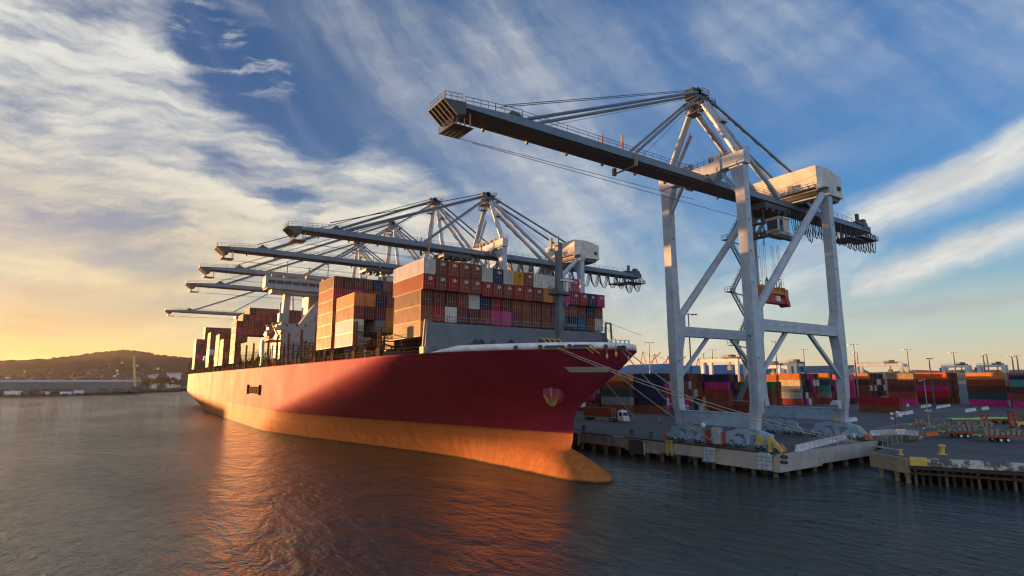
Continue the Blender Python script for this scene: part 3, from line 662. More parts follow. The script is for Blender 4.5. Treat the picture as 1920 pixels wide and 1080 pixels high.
def cdoor(Ln,H):
    mb=MB(); w=BW/2; x0=-Ln/2
    for y in (-w+.42,-.28,.28,w-.42): mb.box(x0-.02,y-.022,.06,x0+.015,y+.022,H-.06)
    for y in (-.5,.5,-.1,.14): mb.box(x0-.03,y-.12,1.05,x0+.012,y+.12,1.10)
    return mb.mesh('lock_bars')
CB={};
def cmesh(Ln,H):
    k=(round(Ln,2),round(H,2))
    if k not in CB: CB[k]=(cbody(Ln,H),cdoor(Ln,H))
    return CB[k]
NCONT=0
def container(colr,x,y,z,Ln=12.19,H=2.84,label='',group='',bars=True,mark=None,rz=0):
    """x,y,z: middle of the door-end bottom edge"""
    global NCONT; NCONT+=1
    b_,d_=cmesh(Ln,H); o=bpy.data.objects.new('shipping_container',b_); COL.objects.link(o)
    if not b_.materials: b_.materials.append(None)
    o.material_slots[0].link='OBJECT'; o.material_slots[0].material=CM[colr]; o.location=(x+Ln/2,y,z); o.rotation_euler=(0,0,rz)
    tag(o,label,'container',group)
    if bars:
        if not d_.materials: d_.materials.append(M['bar'])
        c=bpy.data.objects.new('lock_bars',d_); COL.objects.link(c); c.parent=o
    if mark:
        c=bpy.data.objects.new('height_mark',MARK[mark]); COL.objects.link(c); c.parent=o; c.location=(-Ln/2-.035,.25 if mark!='sticker' else .55,H*(.72 if mark!='sticker' else .22)); 
        if mark!='sticker': c.rotation_euler=(R(90),0,R(-90))
    return o
MARK={}
for nm,mt,s in (('45','white',.62),('45d','gasket',.62)):
    cu=bpy.data.curves.new('height_mark','FONT'); cu.body='45'; cu.size=s*1.35; cu.align_x='CENTER'; cu.align_y='CENTER'; cu.materials.append(M[mt]); cu.offset=.015; to=bpy.data.objects.new('tmp',cu); COL.objects.link(to); bpy.context.view_layer.update(); MARK[nm]=bpy.data.meshes.new_from_object(to.evaluated_get(bpy.context.evaluated_depsgraph_get())); bpy.data.objects.remove(to); MARK[nm].name='height_mark'
mb=MB(); mb.box(-.005,-.16,-.16,.012,.16,.16); me=mb.mesh('warning_sticker'); me.materials.append(M['yellow']); MARK['sticker']=me
ORD=['top','second','third','fourth','fifth','sixth','seventh','eighth','ninth','tenth','eleventh','twelfth','thirteenth','fourteenth','fifteenth','sixteenth','seventeenth','eighteenth','nineteenth','twentieth']
def nth(i): return 'first' if i==0 else ORD[i]
# forward bay: 18 stacks, four tiers in front of the sky, a fifth at the port corner
C_={'w':'white','b':'brown','d':'dark brown','r':'rust red','c':'crimson','m':'magenta','p':'pink','n':'navy','u':'blue','y':'yellow','o':'orange','g':'grey','P':'plum','l':'light grey','t':'tan'}
T1='wbrbbwnwybwwwwp...'; T2='cbcrbcbbcrbobmrcnm'; T3='dddrwncdbbdbdbbbnb'; T4='bcwddbmpPbbbbnnubw'
zt=32.70; HC=2.84; PITCH=2.5
for i in range(18):
    y=i*PITCH+1.22
    z2=zt
    for t,row in ((2,T3),(3,T4)):
        if t==2: h=HC if i<5 else 2.52
        else: h=HC
        ztop=zt if t==2 else zt-HC
        if t==2: zb=zt-HC
        else: zb=zt-2*HC
        container(C_[row[i]],0,y,zb,12.19,h,f"{C_[row[i]]} container, {ORD[t]} tier, {nth(i)} stack from left, ship's nearest bay",'containers in the ship\'s nearest bay')
    off=0 if i<5 else -.32
    for t,row in ((1,T2),(0,T1)):
        ch=row[i]
        if ch=='.': continue
        h=2.86; zb=zt+off+(0 if t==1 else 2.88)
        mk='sticker' if ch=='w' else ('45d' if ch=='y' else '45')
        container(C_[ch],-.76,y,zb+(.02 if t==0 else .01),13.72,2.82,f"{C_[ch]} container {'with yellow sticker' if ch=='w' else 'marked 45'}, {'top' if t==0 else 'second'} tier, {nth(i)} stack from left, ship's nearest bay",'containers in the ship\'s nearest bay',True,mk)
container('tan',0,1.22,zt-3*HC-.03,12.19,HC,"tan container at the bottom of the port corner stack, ship's nearest bay",'containers in the ship\'s nearest bay')
# low stack behind an empty bay: white reefers below, rust red above
def colset(x,y0,zb,H,cols,where,Ln=12.19,grp=None,bars=True):
    for i,(s,base) in enumerate(cols):
        n=len(s)
        for k,ch in enumerate(s): # from the top down
            z=zb+(base+n-1-k)*H
            container(C_[ch],x,y0+i*PITCH+1.22,z,Ln,H-.03,f"{C_[ch]} container, {ORD[k]} tier, {nth(i)} stack from left, {where}",grp or f'containers in the {where}',bars)
colset(28.0,-2.75,23.83,2.93,[('orww',0),('od',2),('nPg',1),('boy',1),('wn',2)],'low bay with white containers')
colset(43.2,-2.72,24.0,2.93,[('dcbtob',0),('db',4),('dmc',3),('dPp',3),('nb',4),('bd',4),('bn',4)],'tall bay behind white containers')
# after bays beyond the bridge
ra=random.Random(5)
def rc(n,w='bbbbddrrcPm'): return ''.join(ra.choice(w) for _ in range(n))
cols=[('bmbdbb',0),('dbrb',3),]+[(ra.choice('bd')+rc(3,'bbbddcr'),4) for _ in range(13)]
cols[0]=('dmbddb',0)
colset(181,-2.72,24.0,3.1,cols,'stepped bay behind bridge')
colset(214.5,-2.72,23.9,3.15,[('bbob',0),('bn',2),('rd',2)],'shortest bay near the stern')
colset(230,-2.72,23.9,3.2,[('bbobd',0),('db',3),('nb',3)],'bay astern of shortest')
colset(265,-2.72,24.0,3.23,[('bbbwbb',0),('mdpd',2),('dbbd',2),('bd',4)],'tall narrow bay near the stern')
colset(336,-2.72,24.0,3.3,[('mPbmdb',0),('bdbm',2)],'aftmost bay')
colset(362,4.9,24.0,3.34,[('bdbdbd',3),('dbdb',5),('dbd',6),('db',7),('bd',7),('db',7),('bd',7),('db',7),('bb',7),('db',7),('dd',7)],'wide bay before stern')
# ---------------------------------------------------------------- ship-to-shore cranes
# local frame: x along the quay, y=0 at the waterside rail, z above the quay
def make_crane(label,Xc,ztop,ytip,full,trol,zb=54.9,group='ship-to-shore cranes along the quay'):
    Q=QZ; t=thing('gantry_crane',label,'crane',(Xc,51.6,Q),0,group)
    def B(mb,nm,m,p=None): return mb.build(nm,M[m],p or t,(0,0,-Q))
    G=32.0; S=9.0
    def sec(z,xa,xb,ya,yb): return [(xa,ya,z),(xb,ya,z),(xb,yb,z),(xa,yb,z)]
    for sy,y0 in ((1,0.0),(-1,G)):
        for sx in (-1,1):
            mb=MB(); rows=[]
            for z,w,i,o,cx in ((7.4,1.4,.8,.85,.75),(9.5,1.5,.85,.85,.62),(12.5,1.7,1.0,.85,.12),(17,1.85,1.2,.85,0),(22.5,1.9,1.6,.85,0),(25.2,1.95,2.3,.85,0),(28,1.95,2.3,.85,0),(30.5,1.9,1.2,.85,0),(45,1.9,.85,.85,0),(53.5,1.95,.85,.85,0),(57.2,3.0,.9,.95,.5)):
                ca=sx*(S-cx)+(.9 if sy<0 and sx>0 else 0); yi,yo=y0+sy*i,y0-sy*o
                rows.append(sec(z,ca-w/2,ca+w/2,min(yi,yo),max(yi,yo)))
            mb.loft(rows); lg=B(mb,'leg','crane')
            if full:
                mb=MB()
                for k in range(6): zz=12+k*.0; 
                for z in (20,34,40,46,50): mb.box(sx*S-1.0,y0-.25,z,sx*S-.94,y0+.0,z+.35)
                B(mb,'leg_bracket','steel')
    # sill beams
    for y0 in (0,G):
        mb=MB(); mb.box(-S+.3,y0-.74,7.7,S-.3,y0+.74,10.15); 
        for x in (-6.6,-6.0,-5.5,5.5,6.0,6.6): mb.box(x-.09,y0-.83,7.65,x+.09,y0+.83,10.2)
        for x in (-2.5,2.6): mb.box(x-.05,y0-.8,7.7,x+.05,y0+.8,10.15)
        mb.box(-S+.32,y0-.92,10.15,S-.32,y0+.92,10.22); B(mb,'sill_beam','craneblue')
    # portal beams, knee braces and long diagonals
    for sx in (-1,1):
        x=sx*S; mb=MB(); mb.box(x-.85,1.2,25.4,x+.85,G-1.2,27.5); mb.box(x-.9,1.2,26.4,x+.9,G-1.2,26.5); B(mb,'portal_beam','crane')
        mb=MB(); mb.beam((x,.9,16.6),(x,11.2,25.5),.62,.7); B(mb,'knee_brace','crane'); mb=MB(); mb.beam((x,G-.9,16.6),(x,G-12.2,25.5),.62,.7); B(mb,'knee_brace','crane')
        mb=MB(); mb.tube((x,1.8,29.2),(x,G-1.7,57.0),.78,n=14); mb.box(x-.25,1.0,27.5,x+.25,3.6,31); B(mb,'diagonal_brace','crane')
    for sx in (-1,1):
        for y0 in (0,G): mb=MB(); mb.beam((sx*S,y0,50.5),(sx*4.6,y0,57.4),.5,.6); B(mb,'corner_brace','crane')
    # top beam over the girder, with the hanger in the middle
    mb=MB(); e=S+1.4
    mb.prism([(-e,57.4),(e,57.4),(e,59.9),(e-4,59.9),(3.2,59.4),(-3.2,59.4),(-e+4,59.9),(-e,59.9)],1,-1.0,1.0)
    for sx in (-1,1): mb.prism([(sx*2.4,59.4),(sx*5.2,59.6),(sx*5.2,57.4),(sx*3.3,55.6),(sx*2.6,57.0)],1,-1.15,1.15)
    B(mb,'top_beam','crane'); mb=MB(); mb.rail([(-e,-.9,59.9),(e,-.9,59.9)],1.1,.035,1.5); mb.rail([(-e,.9,59.9),(e,.9,59.9)],1.1,.035,1.5)
    for x in (2,3.5,-3,-5): mb.box(x,-.6,59.9,x+.7,.2,60.9)
    B(mb,'top_walkway','railm')
    mb=MB(); mb.prism([(-e,56.9),(e,56.9),(e,59.4),(-2,58.2),(-e,59.0)],1,G-1.0,G+1.0); mb.rail([(-e,G-2.2,58.7),(e,G-2.2,58.7)],1.1,.035,1.5); mb.box(-e,G-2.4,58.5,e,G-1,58.65); B(mb,'landside_beam','crane')
    # apex frame
    za=ztop-3.4
    for sx in (-1,1):
        mb=MB(); mb.tube((sx*(S-.3),0,59.8),(sx*1.3,.2,za),.72,.66,n=12); B(mb,'mast_leg','crane')
        mb=MB(); mb.tube((sx*1.6,.6,za),(sx*2.0,25.0,57.3),.62,n=12); B(mb,'back_strut','crane')
        mb=MB(); mb.tube((sx*1.3,1.6,za+1.4),(sx*2.6,37,62.2),.34,n=8); B(mb,'back_stay','boom')
        for nm,ye,zs,r in (('outer_stay',ytip+15.2,za+2.0,.29),('inner_stay',ytip+39.5 if ytip>-70 else ytip+38,za+.9,.28)):
            mb=MB(); mb.tube((sx*1.2,-1.2,zs),(sx*1.8,ye,zb+2.3),r,n=8); mb.beam((sx*1.2,-1.2,zs-.5),(sx*1.8,ye+2,zb+2.3),.07); B(mb,nm,'boom')
    mb=MB(); mb.tube((0,-1.2,za+3.0),(0,ytip+11.5,59.2),.07,n=5); mb.tube((.8,-1.2,za+3.0),(.8,ytip+11.5,59.2),.07,n=5); mb.tube((1.4,1.5,za+2),(2,22,58.6),.05,n=5); mb.tube((1.4,1.5,za+2),(2,31,60),.05,n=5); B(mb,'hoist_rope','cable')
    mb=MB(); mb.box(-1.9,-1.0,za-.4,1.9,1.2,za+.5); mb.box(-1.4,-2.2,za+.8,1.4,1.7,za+1.5); mb.box(-1.0,-2.6,za+1.6,1.0,.2,za+2.9)
    mb.box(-2.2,-.2,za-1.3,2.2,.2,za-.8); mb.tube((-1.0,-.4,za+2.6),(1.0,-.4,za+2.6),.85,n=14); B(mb,'apex_head','steel')
    for z,ya,yb,xa,xb in ((za+2.4,.4,2.6,-1.2,1.2),(za+.2,1.2,3.6,-2,2),(za-1.6,-3.4,-1.2,-2.2,.6),(za-3.3,-3.6,-1.2,-2.0,.2)):
        mb=MB(); mb.box(xa,ya,z-.1,xb,yb,z); mb.rail([(xa,ya,z),(xb,ya,z),(xb,yb,z),(xa,yb,z),(xa,ya,z)],1.1,.04,1.1); B(mb,'apex_platform','railm')
    mb=MB(); mb.box(-5.9,-.4,za-5.9,-3.6,1.5,za-5.8); mb.rail([(-5.9,-.4,za-5.8),(-3.6,-.4,za-5.8),(-3.6,1.5,za-5.8),(-5.9,1.5,za-5.8)],1.1,.04,1.1)
    B(mb,'apex_platform','railm')
    # ladder alongside the waterside mast leg
    mb=MB(); p=Vector((7.4,.9,60.6)); q=Vector((2.7,.9,za-5.8)); 
    mb.beam(p+Vector((0,-.3,0)),q+Vector((0,-.3,0)),.09); mb.beam(p+Vector((0,.3,0)),q+Vector((0,.3,0)),.09)
    for k in range(28): a=p.lerp(q,k/27); mb.box(a.x-.25,a.y-.35,a.z-.04,a.x+.25,a.y+.35,a.z+.1)
    mb.rail([p,q],1.0,.03,1.6); mb.beam((7.4,.9,60.4),(3.2,-2.2,59.6),.5,.12); mb.rail([(7.4,.9,60.4),(3.2,-2.2,59.6)],1,.03,1.2); B(mb,'mast_stair','crane')
    # boom and girder
    def beam_run(y0,y1,nm,taper=False):
        mb=MB(); pr=lambda y,zt,zl,w: [(-w,y,zt),(w,y,zt),(w,y,zl),(w+.45,y,zl-.02),(w+.45,y,zl-.32),(w-.1,y,zl-.34),(w-.3,y,zl-.6),(-w+.3,y,zl-.6),(-w+.1,y,zl-.34),(-w-.45,y,zl-.32),(-w-.45,y,zl-.02),(-w,y,zl)]
        secs=[pr(y0,zb+2.2 if not taper else zb+1.55,zb+.95,1.95)]
        if taper: secs+=[pr(y0+5.5,zb+1.9,zb+.95,1.95),pr(y0+11,zb+2.3,zb+.95,1.95),pr(y0+13,zb+2.2,zb+.95,1.95)]
        secs.append(pr(y1,zb+2.2,zb+.95,1.95)); n=len(secs[0]); vs=[p for s_ in secs for p in s_]
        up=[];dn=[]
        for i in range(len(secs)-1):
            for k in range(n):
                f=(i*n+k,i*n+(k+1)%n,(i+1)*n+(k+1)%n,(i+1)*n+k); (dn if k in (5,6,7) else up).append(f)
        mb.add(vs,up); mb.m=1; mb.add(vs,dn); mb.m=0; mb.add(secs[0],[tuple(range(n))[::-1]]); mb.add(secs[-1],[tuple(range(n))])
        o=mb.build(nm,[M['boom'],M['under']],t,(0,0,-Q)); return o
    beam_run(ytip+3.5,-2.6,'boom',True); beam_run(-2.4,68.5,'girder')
    if full or True:
        y=ytip+9
        while y<(20 if full else -8):
            if not(-5<y<4): mb=MB(); mb.box(1.55,y-.2,zb+.0,1.95,y+.2,zb+.36); mb.tube((1.75,y,zb-.1),(1.75,y,zb+.1),.22,n=8); B(mb,'boom_lamp','yellow')
            y+=8.5
    mb=MB()
    for s_ in (-1,1):
        mb.rail([(s_*1.9,ytip+14,zb+2.2),(s_*1.9,-3,zb+2.2)],1.1,.035,2.3); mb.rail([(s_*1.9,3,zb+2.2),(s_*1.9,G-5,zb+2.2)],1.1,.035,2.3); mb.rail([(s_*1.9,G+6,zb+2.2),(s_*1.9,62,zb+2.2)],1.1,.035,2.3)
        mb.rail([(s_*1.9,ytip+3.7,zb+1.5),(s_*1.9,ytip+9,zb+1.95),(s_*1.9,ytip+14,zb+2.28)],1.15,.04,1.5)
    mb.rail([(-2.3,ytip+.1,zb+1.2),(2.3,ytip+.1,zb+1.2)],1.1,.035,1.3); mb.rail([(-2.3,ytip+.2,zb+1.2),(-2.3,ytip+3,zb+1.5)],1.1,.035,1)
    B(mb,'boom_railing','railm')
    # boom tip with its under-slung platform
    mb=MB(); mb.prism([(ytip,zb+1.15),(ytip,zb+1.0),(ytip+2.4,zb-.7),(ytip+3.5,zb-.4),(ytip+3.6,zb+1.5)],0,-2.4,2.4); B(mb,'tip_frame','under')  # dark colour stands in for the shaded recess of the open tip frame
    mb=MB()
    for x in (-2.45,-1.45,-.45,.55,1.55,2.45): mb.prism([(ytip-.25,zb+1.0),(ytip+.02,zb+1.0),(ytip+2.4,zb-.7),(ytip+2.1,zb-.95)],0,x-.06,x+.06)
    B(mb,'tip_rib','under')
    mb=MB(); mb.box(-2.6,ytip-.1,zb+1.0,2.6,ytip,zb+1.2); mb.beam((-2.2,ytip+1.1,zb+.15),(2.2,ytip+1.1,zb+.15),.14)
    B(mb,'tip_cross_beam','boom')
    mb=MB(); z=zb-2.1; mb.box(-2.2,ytip+1.5,z-.08,2.3,ytip+5.0,z)
    for k in range(5): mb.box(-2.2,ytip+1.6+k*.78,z-.16,2.3,ytip+1.7+k*.78,z-.08)
    for x in (-1.8,.2,1.9): mb.beam((x,ytip+2.2,z),(x,ytip+2.6,zb-.5),.14); mb.beam((x*.85,ytip+4.8,z),(x*.85,ytip+4.8,zb+.5),.14)
    mb.rail([(-2.1,ytip+1.6,z),(2.2,ytip+1.6,z)],.9,.035,1.5); B(mb,'tip_platform','steel')
    mb=MB(); mb.tube((-.7,ytip+13.2,zb+2.9),(.7,ytip+13.2,zb+2.9),.7,n=14); mb.prism([(ytip+11.4,zb+2.2),(ytip+15.5,zb+2.2),(ytip+13.8,zb+3.0),(ytip+12.6,zb+3.0)],0,-1.4,1.4); B(mb,'sheave_block','steel')
    for y,n_ in ((-24.5,2),(-29.5,1)) if full else ((-24.5,1),(-36,1)):
        for k in range(n_): mb=MB(); mb.beam((-1.6+k*.9,y+k*.9,zb+2.2),(-1.6+k*.9,y+k*.9,zb+5.0 if n_==2 else zb+3.8),.28,.28); mb.build('latch_post',M['orange'] if full else M['steel'],t,(0,0,-Q))
    mb=MB(); y=-22.5; mb.beam((-2.8,y,zb-.6),(2.6,y,zb-.6),.3,.2); mb.box(-3.0,y-.25,zb-.7,-2.6,y+.25,zb+1.6); mb.box(2.3,y-.3,zb-.9,2.9,y+.3,zb+.5); B(mb,'cable_catcher','shiptan')
    mb=MB(); mb.tube((2.1,ytip+4.9,zb-2.1),(2.1,0,zb-1.5),.045,n=5); mb.tube((3.4,ytip+8,zb-1.6),(3.4,30,zb-2.2),.05,n=5); B(mb,'trolley_rope','cable')
    # machinery house
    hx0,hx1,hy0,hy1=-8.4,8.0,G-2.0,G+9.4
    mb=MB(); mb.prism([(hy0,58.8),(hy1,58.4),(hy1,63.4),((hy0+hy1)/2,64.5),(hy0,64.2)],0,hx0,hx1); mb.box(hx0-.1,hy0-.1,58.3,hx1+.1,hy1+.1,58.75)
    h=B(mb,'machinery_house','house')
    mb=MB(); mb.box(hx0-.3,hy1-2.3,60.0,hx0,hy1-1.1,60.9); mb.tube((hx0-.5,hy1-1.7,60.4),(hx0,hy1-1.7,60.4),.4); mb.build('vent_fan',M['steel'],h)
    mb=MB(); mb.prism([(hy0+.2,58.3),(hy1-.2,58.3),(hy1-1.8,57.0),(hy0+.2,57.4)],0,hx0+.3,hx1-.3); B(mb,'house_base','under')
    mb=MB(); mb.box(hx0,hy0-1.5,58.6,hx1,hy0,58.7); mb.rail([(hx0,hy0-1.4,58.7),(hx1,hy0-1.4,58.7)],1.1,.04,1.4); mb.box(-3,hy0-.5,58.7,-1.8,hy0,60.8); mb.box(2,hy0-.9,58.7,3,hy0,59.8); mb.box(5,hy0-.9,58.7,5.8,hy0,60); B(mb,'house_walkway','railm')
    # rear end of the girder: winches and platform
    mb=MB(); mb.box(-2.1,65.5,zb+.6,2.1,69.8,zb+2.3); mb.box(-1.9,66.5,zb+2.3,-.4,68,zb+4.2); mb.box(.3,66.5,zb+2.3,2.0,69,zb+3.6); mb.box(-2.3,62.0,zb+2.25,2.3,66.5,zb+2.9); mb.box(-2.3,62.4,zb+2.9,-1.6,63.2,zb+4.9) if False else mb.box(-2.3,62.4,zb+2.8,-1.6,63.2,zb+4.9); mb.tube((-1.5,69.0,zb+2.9),(1.5,69.0,zb+2.9),.75,n=12); B(mb,'rear_winch','steel')
    mb=MB(); z=zb-1.6; mb.box(-3.4,61,z-.15,2.2,70.5,z); mb.box(-3,56,z-.95,2.6,63,z-.75); mb.rail([(-3.4,61,z),(-3.4,70.5,z),(2.2,70.5,z)],1.1,.04,1.3)
    for x in (-3.2,2.0):
        for y in (61.5,66,70.2): mb.beam((x,y,z),(x*.6,y,zb+.6),.2)
    B(mb,'rear_platform','steel')
    # trolley, cab, platform
    ty=trol
    mb=MB(); mb.box(-3.0,ty-4.5,zb-1.2,3.0,ty+5,zb-.1)
    for a in (-3.6,-1.2,1.4,3.8): mb.box(-3.0,ty+a-.5,zb-1.9,-1.8,ty+a+.5,zb-1.1); mb.box(1.6,ty+a-.5,zb-1.9,2.8,ty+a+.5,zb-1.1)
    mb.box(-3.5,ty-4.8,zb-1.6,3.5,ty-4.3,zb-.4); mb.box(-3.5,ty+4.8,zb-1.6,3.5,ty+5.3,zb-.4)
    for x,y,z_ in ((-2.4,-4.2,-7.6),(-2.4,3,-7.2),(2.4,-4.2,-8.4),(2.2,3,-8.0),(0,-4.2,-8.0)): mb.beam((x,ty+y,zb-1.7),(x,ty+y,zb+z_),.16)
    mb.box(-3,ty-5.2,zb-8.0,3.2,ty-3.4,zb-7.7); mb.rail([(-3,ty-5.2,zb-7.7),(3.2,ty-5.2,zb-7.7)],1.1,.045,1.1); mb.box(-3.4,ty-3.6,zb-7.5,-2.2,ty+7,zb-7.2); mb.rail([(-3.4,ty-3.6,zb-7.2),(-3.4,ty+7,zb-7.2)],1.1,.045,1.2); mb.box(-2.6,ty-4.0,zb-4.6,1,ty-2.6,zb-4.4); mb.rail([(-2.6,ty-4.0,zb-4.4),(1,ty-4.0,zb-4.4)],1,.045,1)
    for k in range(6): mb.ell((-2.6+k*1.0,ty-4.3,zb-7.0),.4,.4,.6,8,6)
    B(mb,'trolley','steel')
    mb=MB(); cy=ty+1.2; mb.prism([(cy,zb-2.6),(cy+4.6,zb-2.6),(cy+4.6,zb-6.0),(cy+1.0,zb-6.2),(cy,zb-5.4)],0,-2.6,0.2); mb.box(-2.9,cy-.2,zb-2.6,.4,cy+4.8,zb-2.4); mb.box(-2.9,cy-.2,zb-6.6,.4,cy+5.6,zb-6.3); cabo=B(mb,'operator_cab','house')
    mb=MB(); mb.box(-2.4,cy-.03,zb-5.2,.0,cy,zb-3.0); mb.box(-2.63,cy+.5,zb-5.6,-2.6,cy+2.0,zb-3.0); mb.build('cab_window',M['glass'],cabo)
    # festoon cables
    mb=MB(); mb.path([(0,-1.25+2.5*k/12,-6.0*(1-abs((k-6)/6)**2.6)) for k in range(13)],.11,6); mb.path([(.5,-1.15+2.3*k/12,-5.5*(1-abs((k-6)/6)**2.6)) for k in range(13)],.09,6); mb.path([(1.0,-1.2+2.4*k/12,-4.6*(1-abs((k-6)/6)**2.6)) for k in range(13)],.07,5)
    fm=mb.mesh('festoon_loop'); y=ty+9; k=0
    while y<70:
        o=obj('festoon_loop',fm,M['cable'],t,(-2.9,y,zb+.1-Q)); o.scale=(1,1.0 if full else 1.7,random.Random(k).uniform(.85,1.15)*(1 if full else .9)); y+=2.7 if full else 4.4; k+=1
    # zigzag stair on the landside leg
    mb=MB(); zs=zb+1.5; fl=0; xs_=S+1.6; z=zs
    ya,yb=G-7.6,G-2.2
    while z>12:
        z2=z-6.4; p,q=((yb,ya) if fl%2==0 else (ya,yb))
        for dx in (0,.8): mb.beam((xs_+dx,p,z),(xs_+dx,q,z2),.12,.28)
        for k in range(14): a=k/13; mb.box(xs_,p+(q-p)*a-.13,z+(z2-z)*a-.03,xs_+.8,p+(q-p)*a+.13,z+(z2-z)*a+.03)
        for dx in (0,.8): mb.rail([(xs_+dx,p,z),(xs_+dx,q,z2)],1.0,.03,1.8)
        if q==ya: mb.box(xs_-.2,ya-1.6,z2-.12,xs_+1.4,ya+.4,z2); mb.rail([(xs_-.2,ya-1.6,z2),(xs_+1.4,ya-1.6,z2)],1.1,.035,.8); mb.rail([(xs_-.2,ya-1.6,z2),(xs_-.2,ya+.4,z2)],1.1,.035,.8); mb.beam((xs_+.6,ya,z2-.1),(xs_+.6,G-1,z2-.6),.22)
        z=z2; fl+=1
    B(mb,'access_stair','railm')
    # travelling gear
    if full:
        wm=MB(); wm.tube((0,-.44,0),(0,.44,0),.40,n=14); wm.tube((0,-.5,0),(0,.5,0),.14,n=8); wme=wm.mesh('wheel'); wme.materials.append(M['steel'])
        def gear(cx,cy,out):
            mb=MB(); e=4.5
            mb.prism([(-e,5.9),(-e,6.7),(-2.4,7.3),(-.8,7.62),(.8,7.62),(2.4,7.3),(e,6.7),(e,5.9),(3.2,5.9),(2.0,6.5),(.7,6.5),(.2,4.7),(-.2,4.7),(-.7,6.5),(-2.0,6.5),(-3.2,5.9)],1,-.55,.55)
            for s_ in (-1,1):
                c=s_*3.35; mb.prism([(c-2.1,4.85),(c-2.1,5.3),(c-.9,6.1),(c+.9,6.1),(c+2.1,5.3),(c+2.1,4.85),(c+1.0,4.95),(c,5.35),(c-1.0,4.95)],1,-.42,.42)
                for d in (-1.35,1.35): mb.prism([(c+d-.95,4.35),(c+d-.95,4.75),(c+d-.4,5.1),(c+d+.4,5.1),(c+d+.95,4.75),(c+d+.95,4.35)],1,-.36,.36)
                mb.tube((c,-.62,5.75),(c,.62,5.75),.2)
            mb.tube((0,-.7,7.1),(0,.7,7.1),.28)
            g=mb.build('bogie',M['craneblue'],t,(cx,cy,-Q))
            for s_ in (-1,1):
                for d in (-1.35,1.35):
                    for h_ in (-.5,.5): 
                        o=obj('wheel',wme,None,g,(s_*3.35+d+h_,0,QZ+.44))
            mb=MB(); mb.prism([(out*5.6,4.15),(out*6.7,4.15),(out*6.7,4.6),(out*6.1,5.2),(out*5.6,5.2)],1,-.45,.45); mb.build('bumper',M['orange'],g)
        gear(6.2,0,1); gear(-6.85,0,-1); gear(6.2,G,1); gear(-6.85,G,-1)
        mb=MB(); mb.box(-1.3,-1.4,4.4,-.1,.2,7.4); mb.box(.0,-1.1,4.5,.5,.3,7.3); B(mb,'control_cabinet','crane')
        mb=MB(); mb.box(-1.9,-.8,4.2,2.0,.8,4.4); mb.box(1.2,-.9,4.6,1.9,.4,6.9); mb.box(-2.2,-.6,4.5,-1.6,.2,6.6)
        for z in (5.2,5.8,6.4): mb.beam((1.0,-1,z),(2.2,-1,z),.06)
        B(mb,'cable_reel','red'); mb=MB(); mb.tube((-9.6,-1.1,5.8),(-9.6,-.6,5.8),.55,n=12); mb.box(-10.1,-1.2,5.0,-9.1,-.5,6.6); B(mb,'storm_brake','yellow')
        mb=MB()
        for z in [12+.9*k for k in range(17)]: mb.box(-S-.3,-1.12,z,-S+.2,-1.03,z+.08)
        mb.box(-S-.35,-1.14,11.5,-S-.28,-1.02,27.5); mb.box(-S+.18,-1.14,11.5,-S+.25,-1.02,27.5); mb.box(-S-.5,-1.4,24.4,-S+.3,-1.02,25.7); B(mb,'leg_ladder','craneblue')
        for x,y in ((-S+.4,1.4),(-S+.2,G-2.5)): mb=MB(); mb.box(x-.4,y-.9,10.3,x+.7,y+.6,12.0); mb.tube((x-.6,y-1.0,11.2),(x+.9,y-1.0,11.2),.5,n=10); B(mb,'tie_down','crane')
        mb=MB(); mb.ell((2.0,-1.3,7.6),.55,.4,.55); B(mb,'warning_beacon','lamp')
        mb=MB(); mb.box(-7.6,G-.92,7.5,-6.6,G-.87,8.4); B(mb,'notice_plate','yellow')
    return t
cr1=make_crane('nearest pale blue gantry crane with its boom out and orange spreader hanging',-23.3,77.0,-60.9,True,21.8)
cr2=make_crane('pale gantry crane standing just behind the nearest container bay of the ship',59.5,77.6,-62.7,False,TR2)
cr3=make_crane('tall gantry crane whose boom tip is second highest of the row over the ship',98,86.2,-74.2,False,-23,55.6)
cr4=make_crane('tall gantry crane whose boom passes just above the bridge, third in the row',139,86.6,-74.4,False,-10,56.0)
cr5=make_crane('tall gantry crane whose boom ends behind the ship bridge, fourth in the row',184,86.8,-74.8,False,-5,56.4)
cr6=make_crane('farthest gantry crane with its boom low over the stern',318,87.2,-74.6,False,-30,58.5)
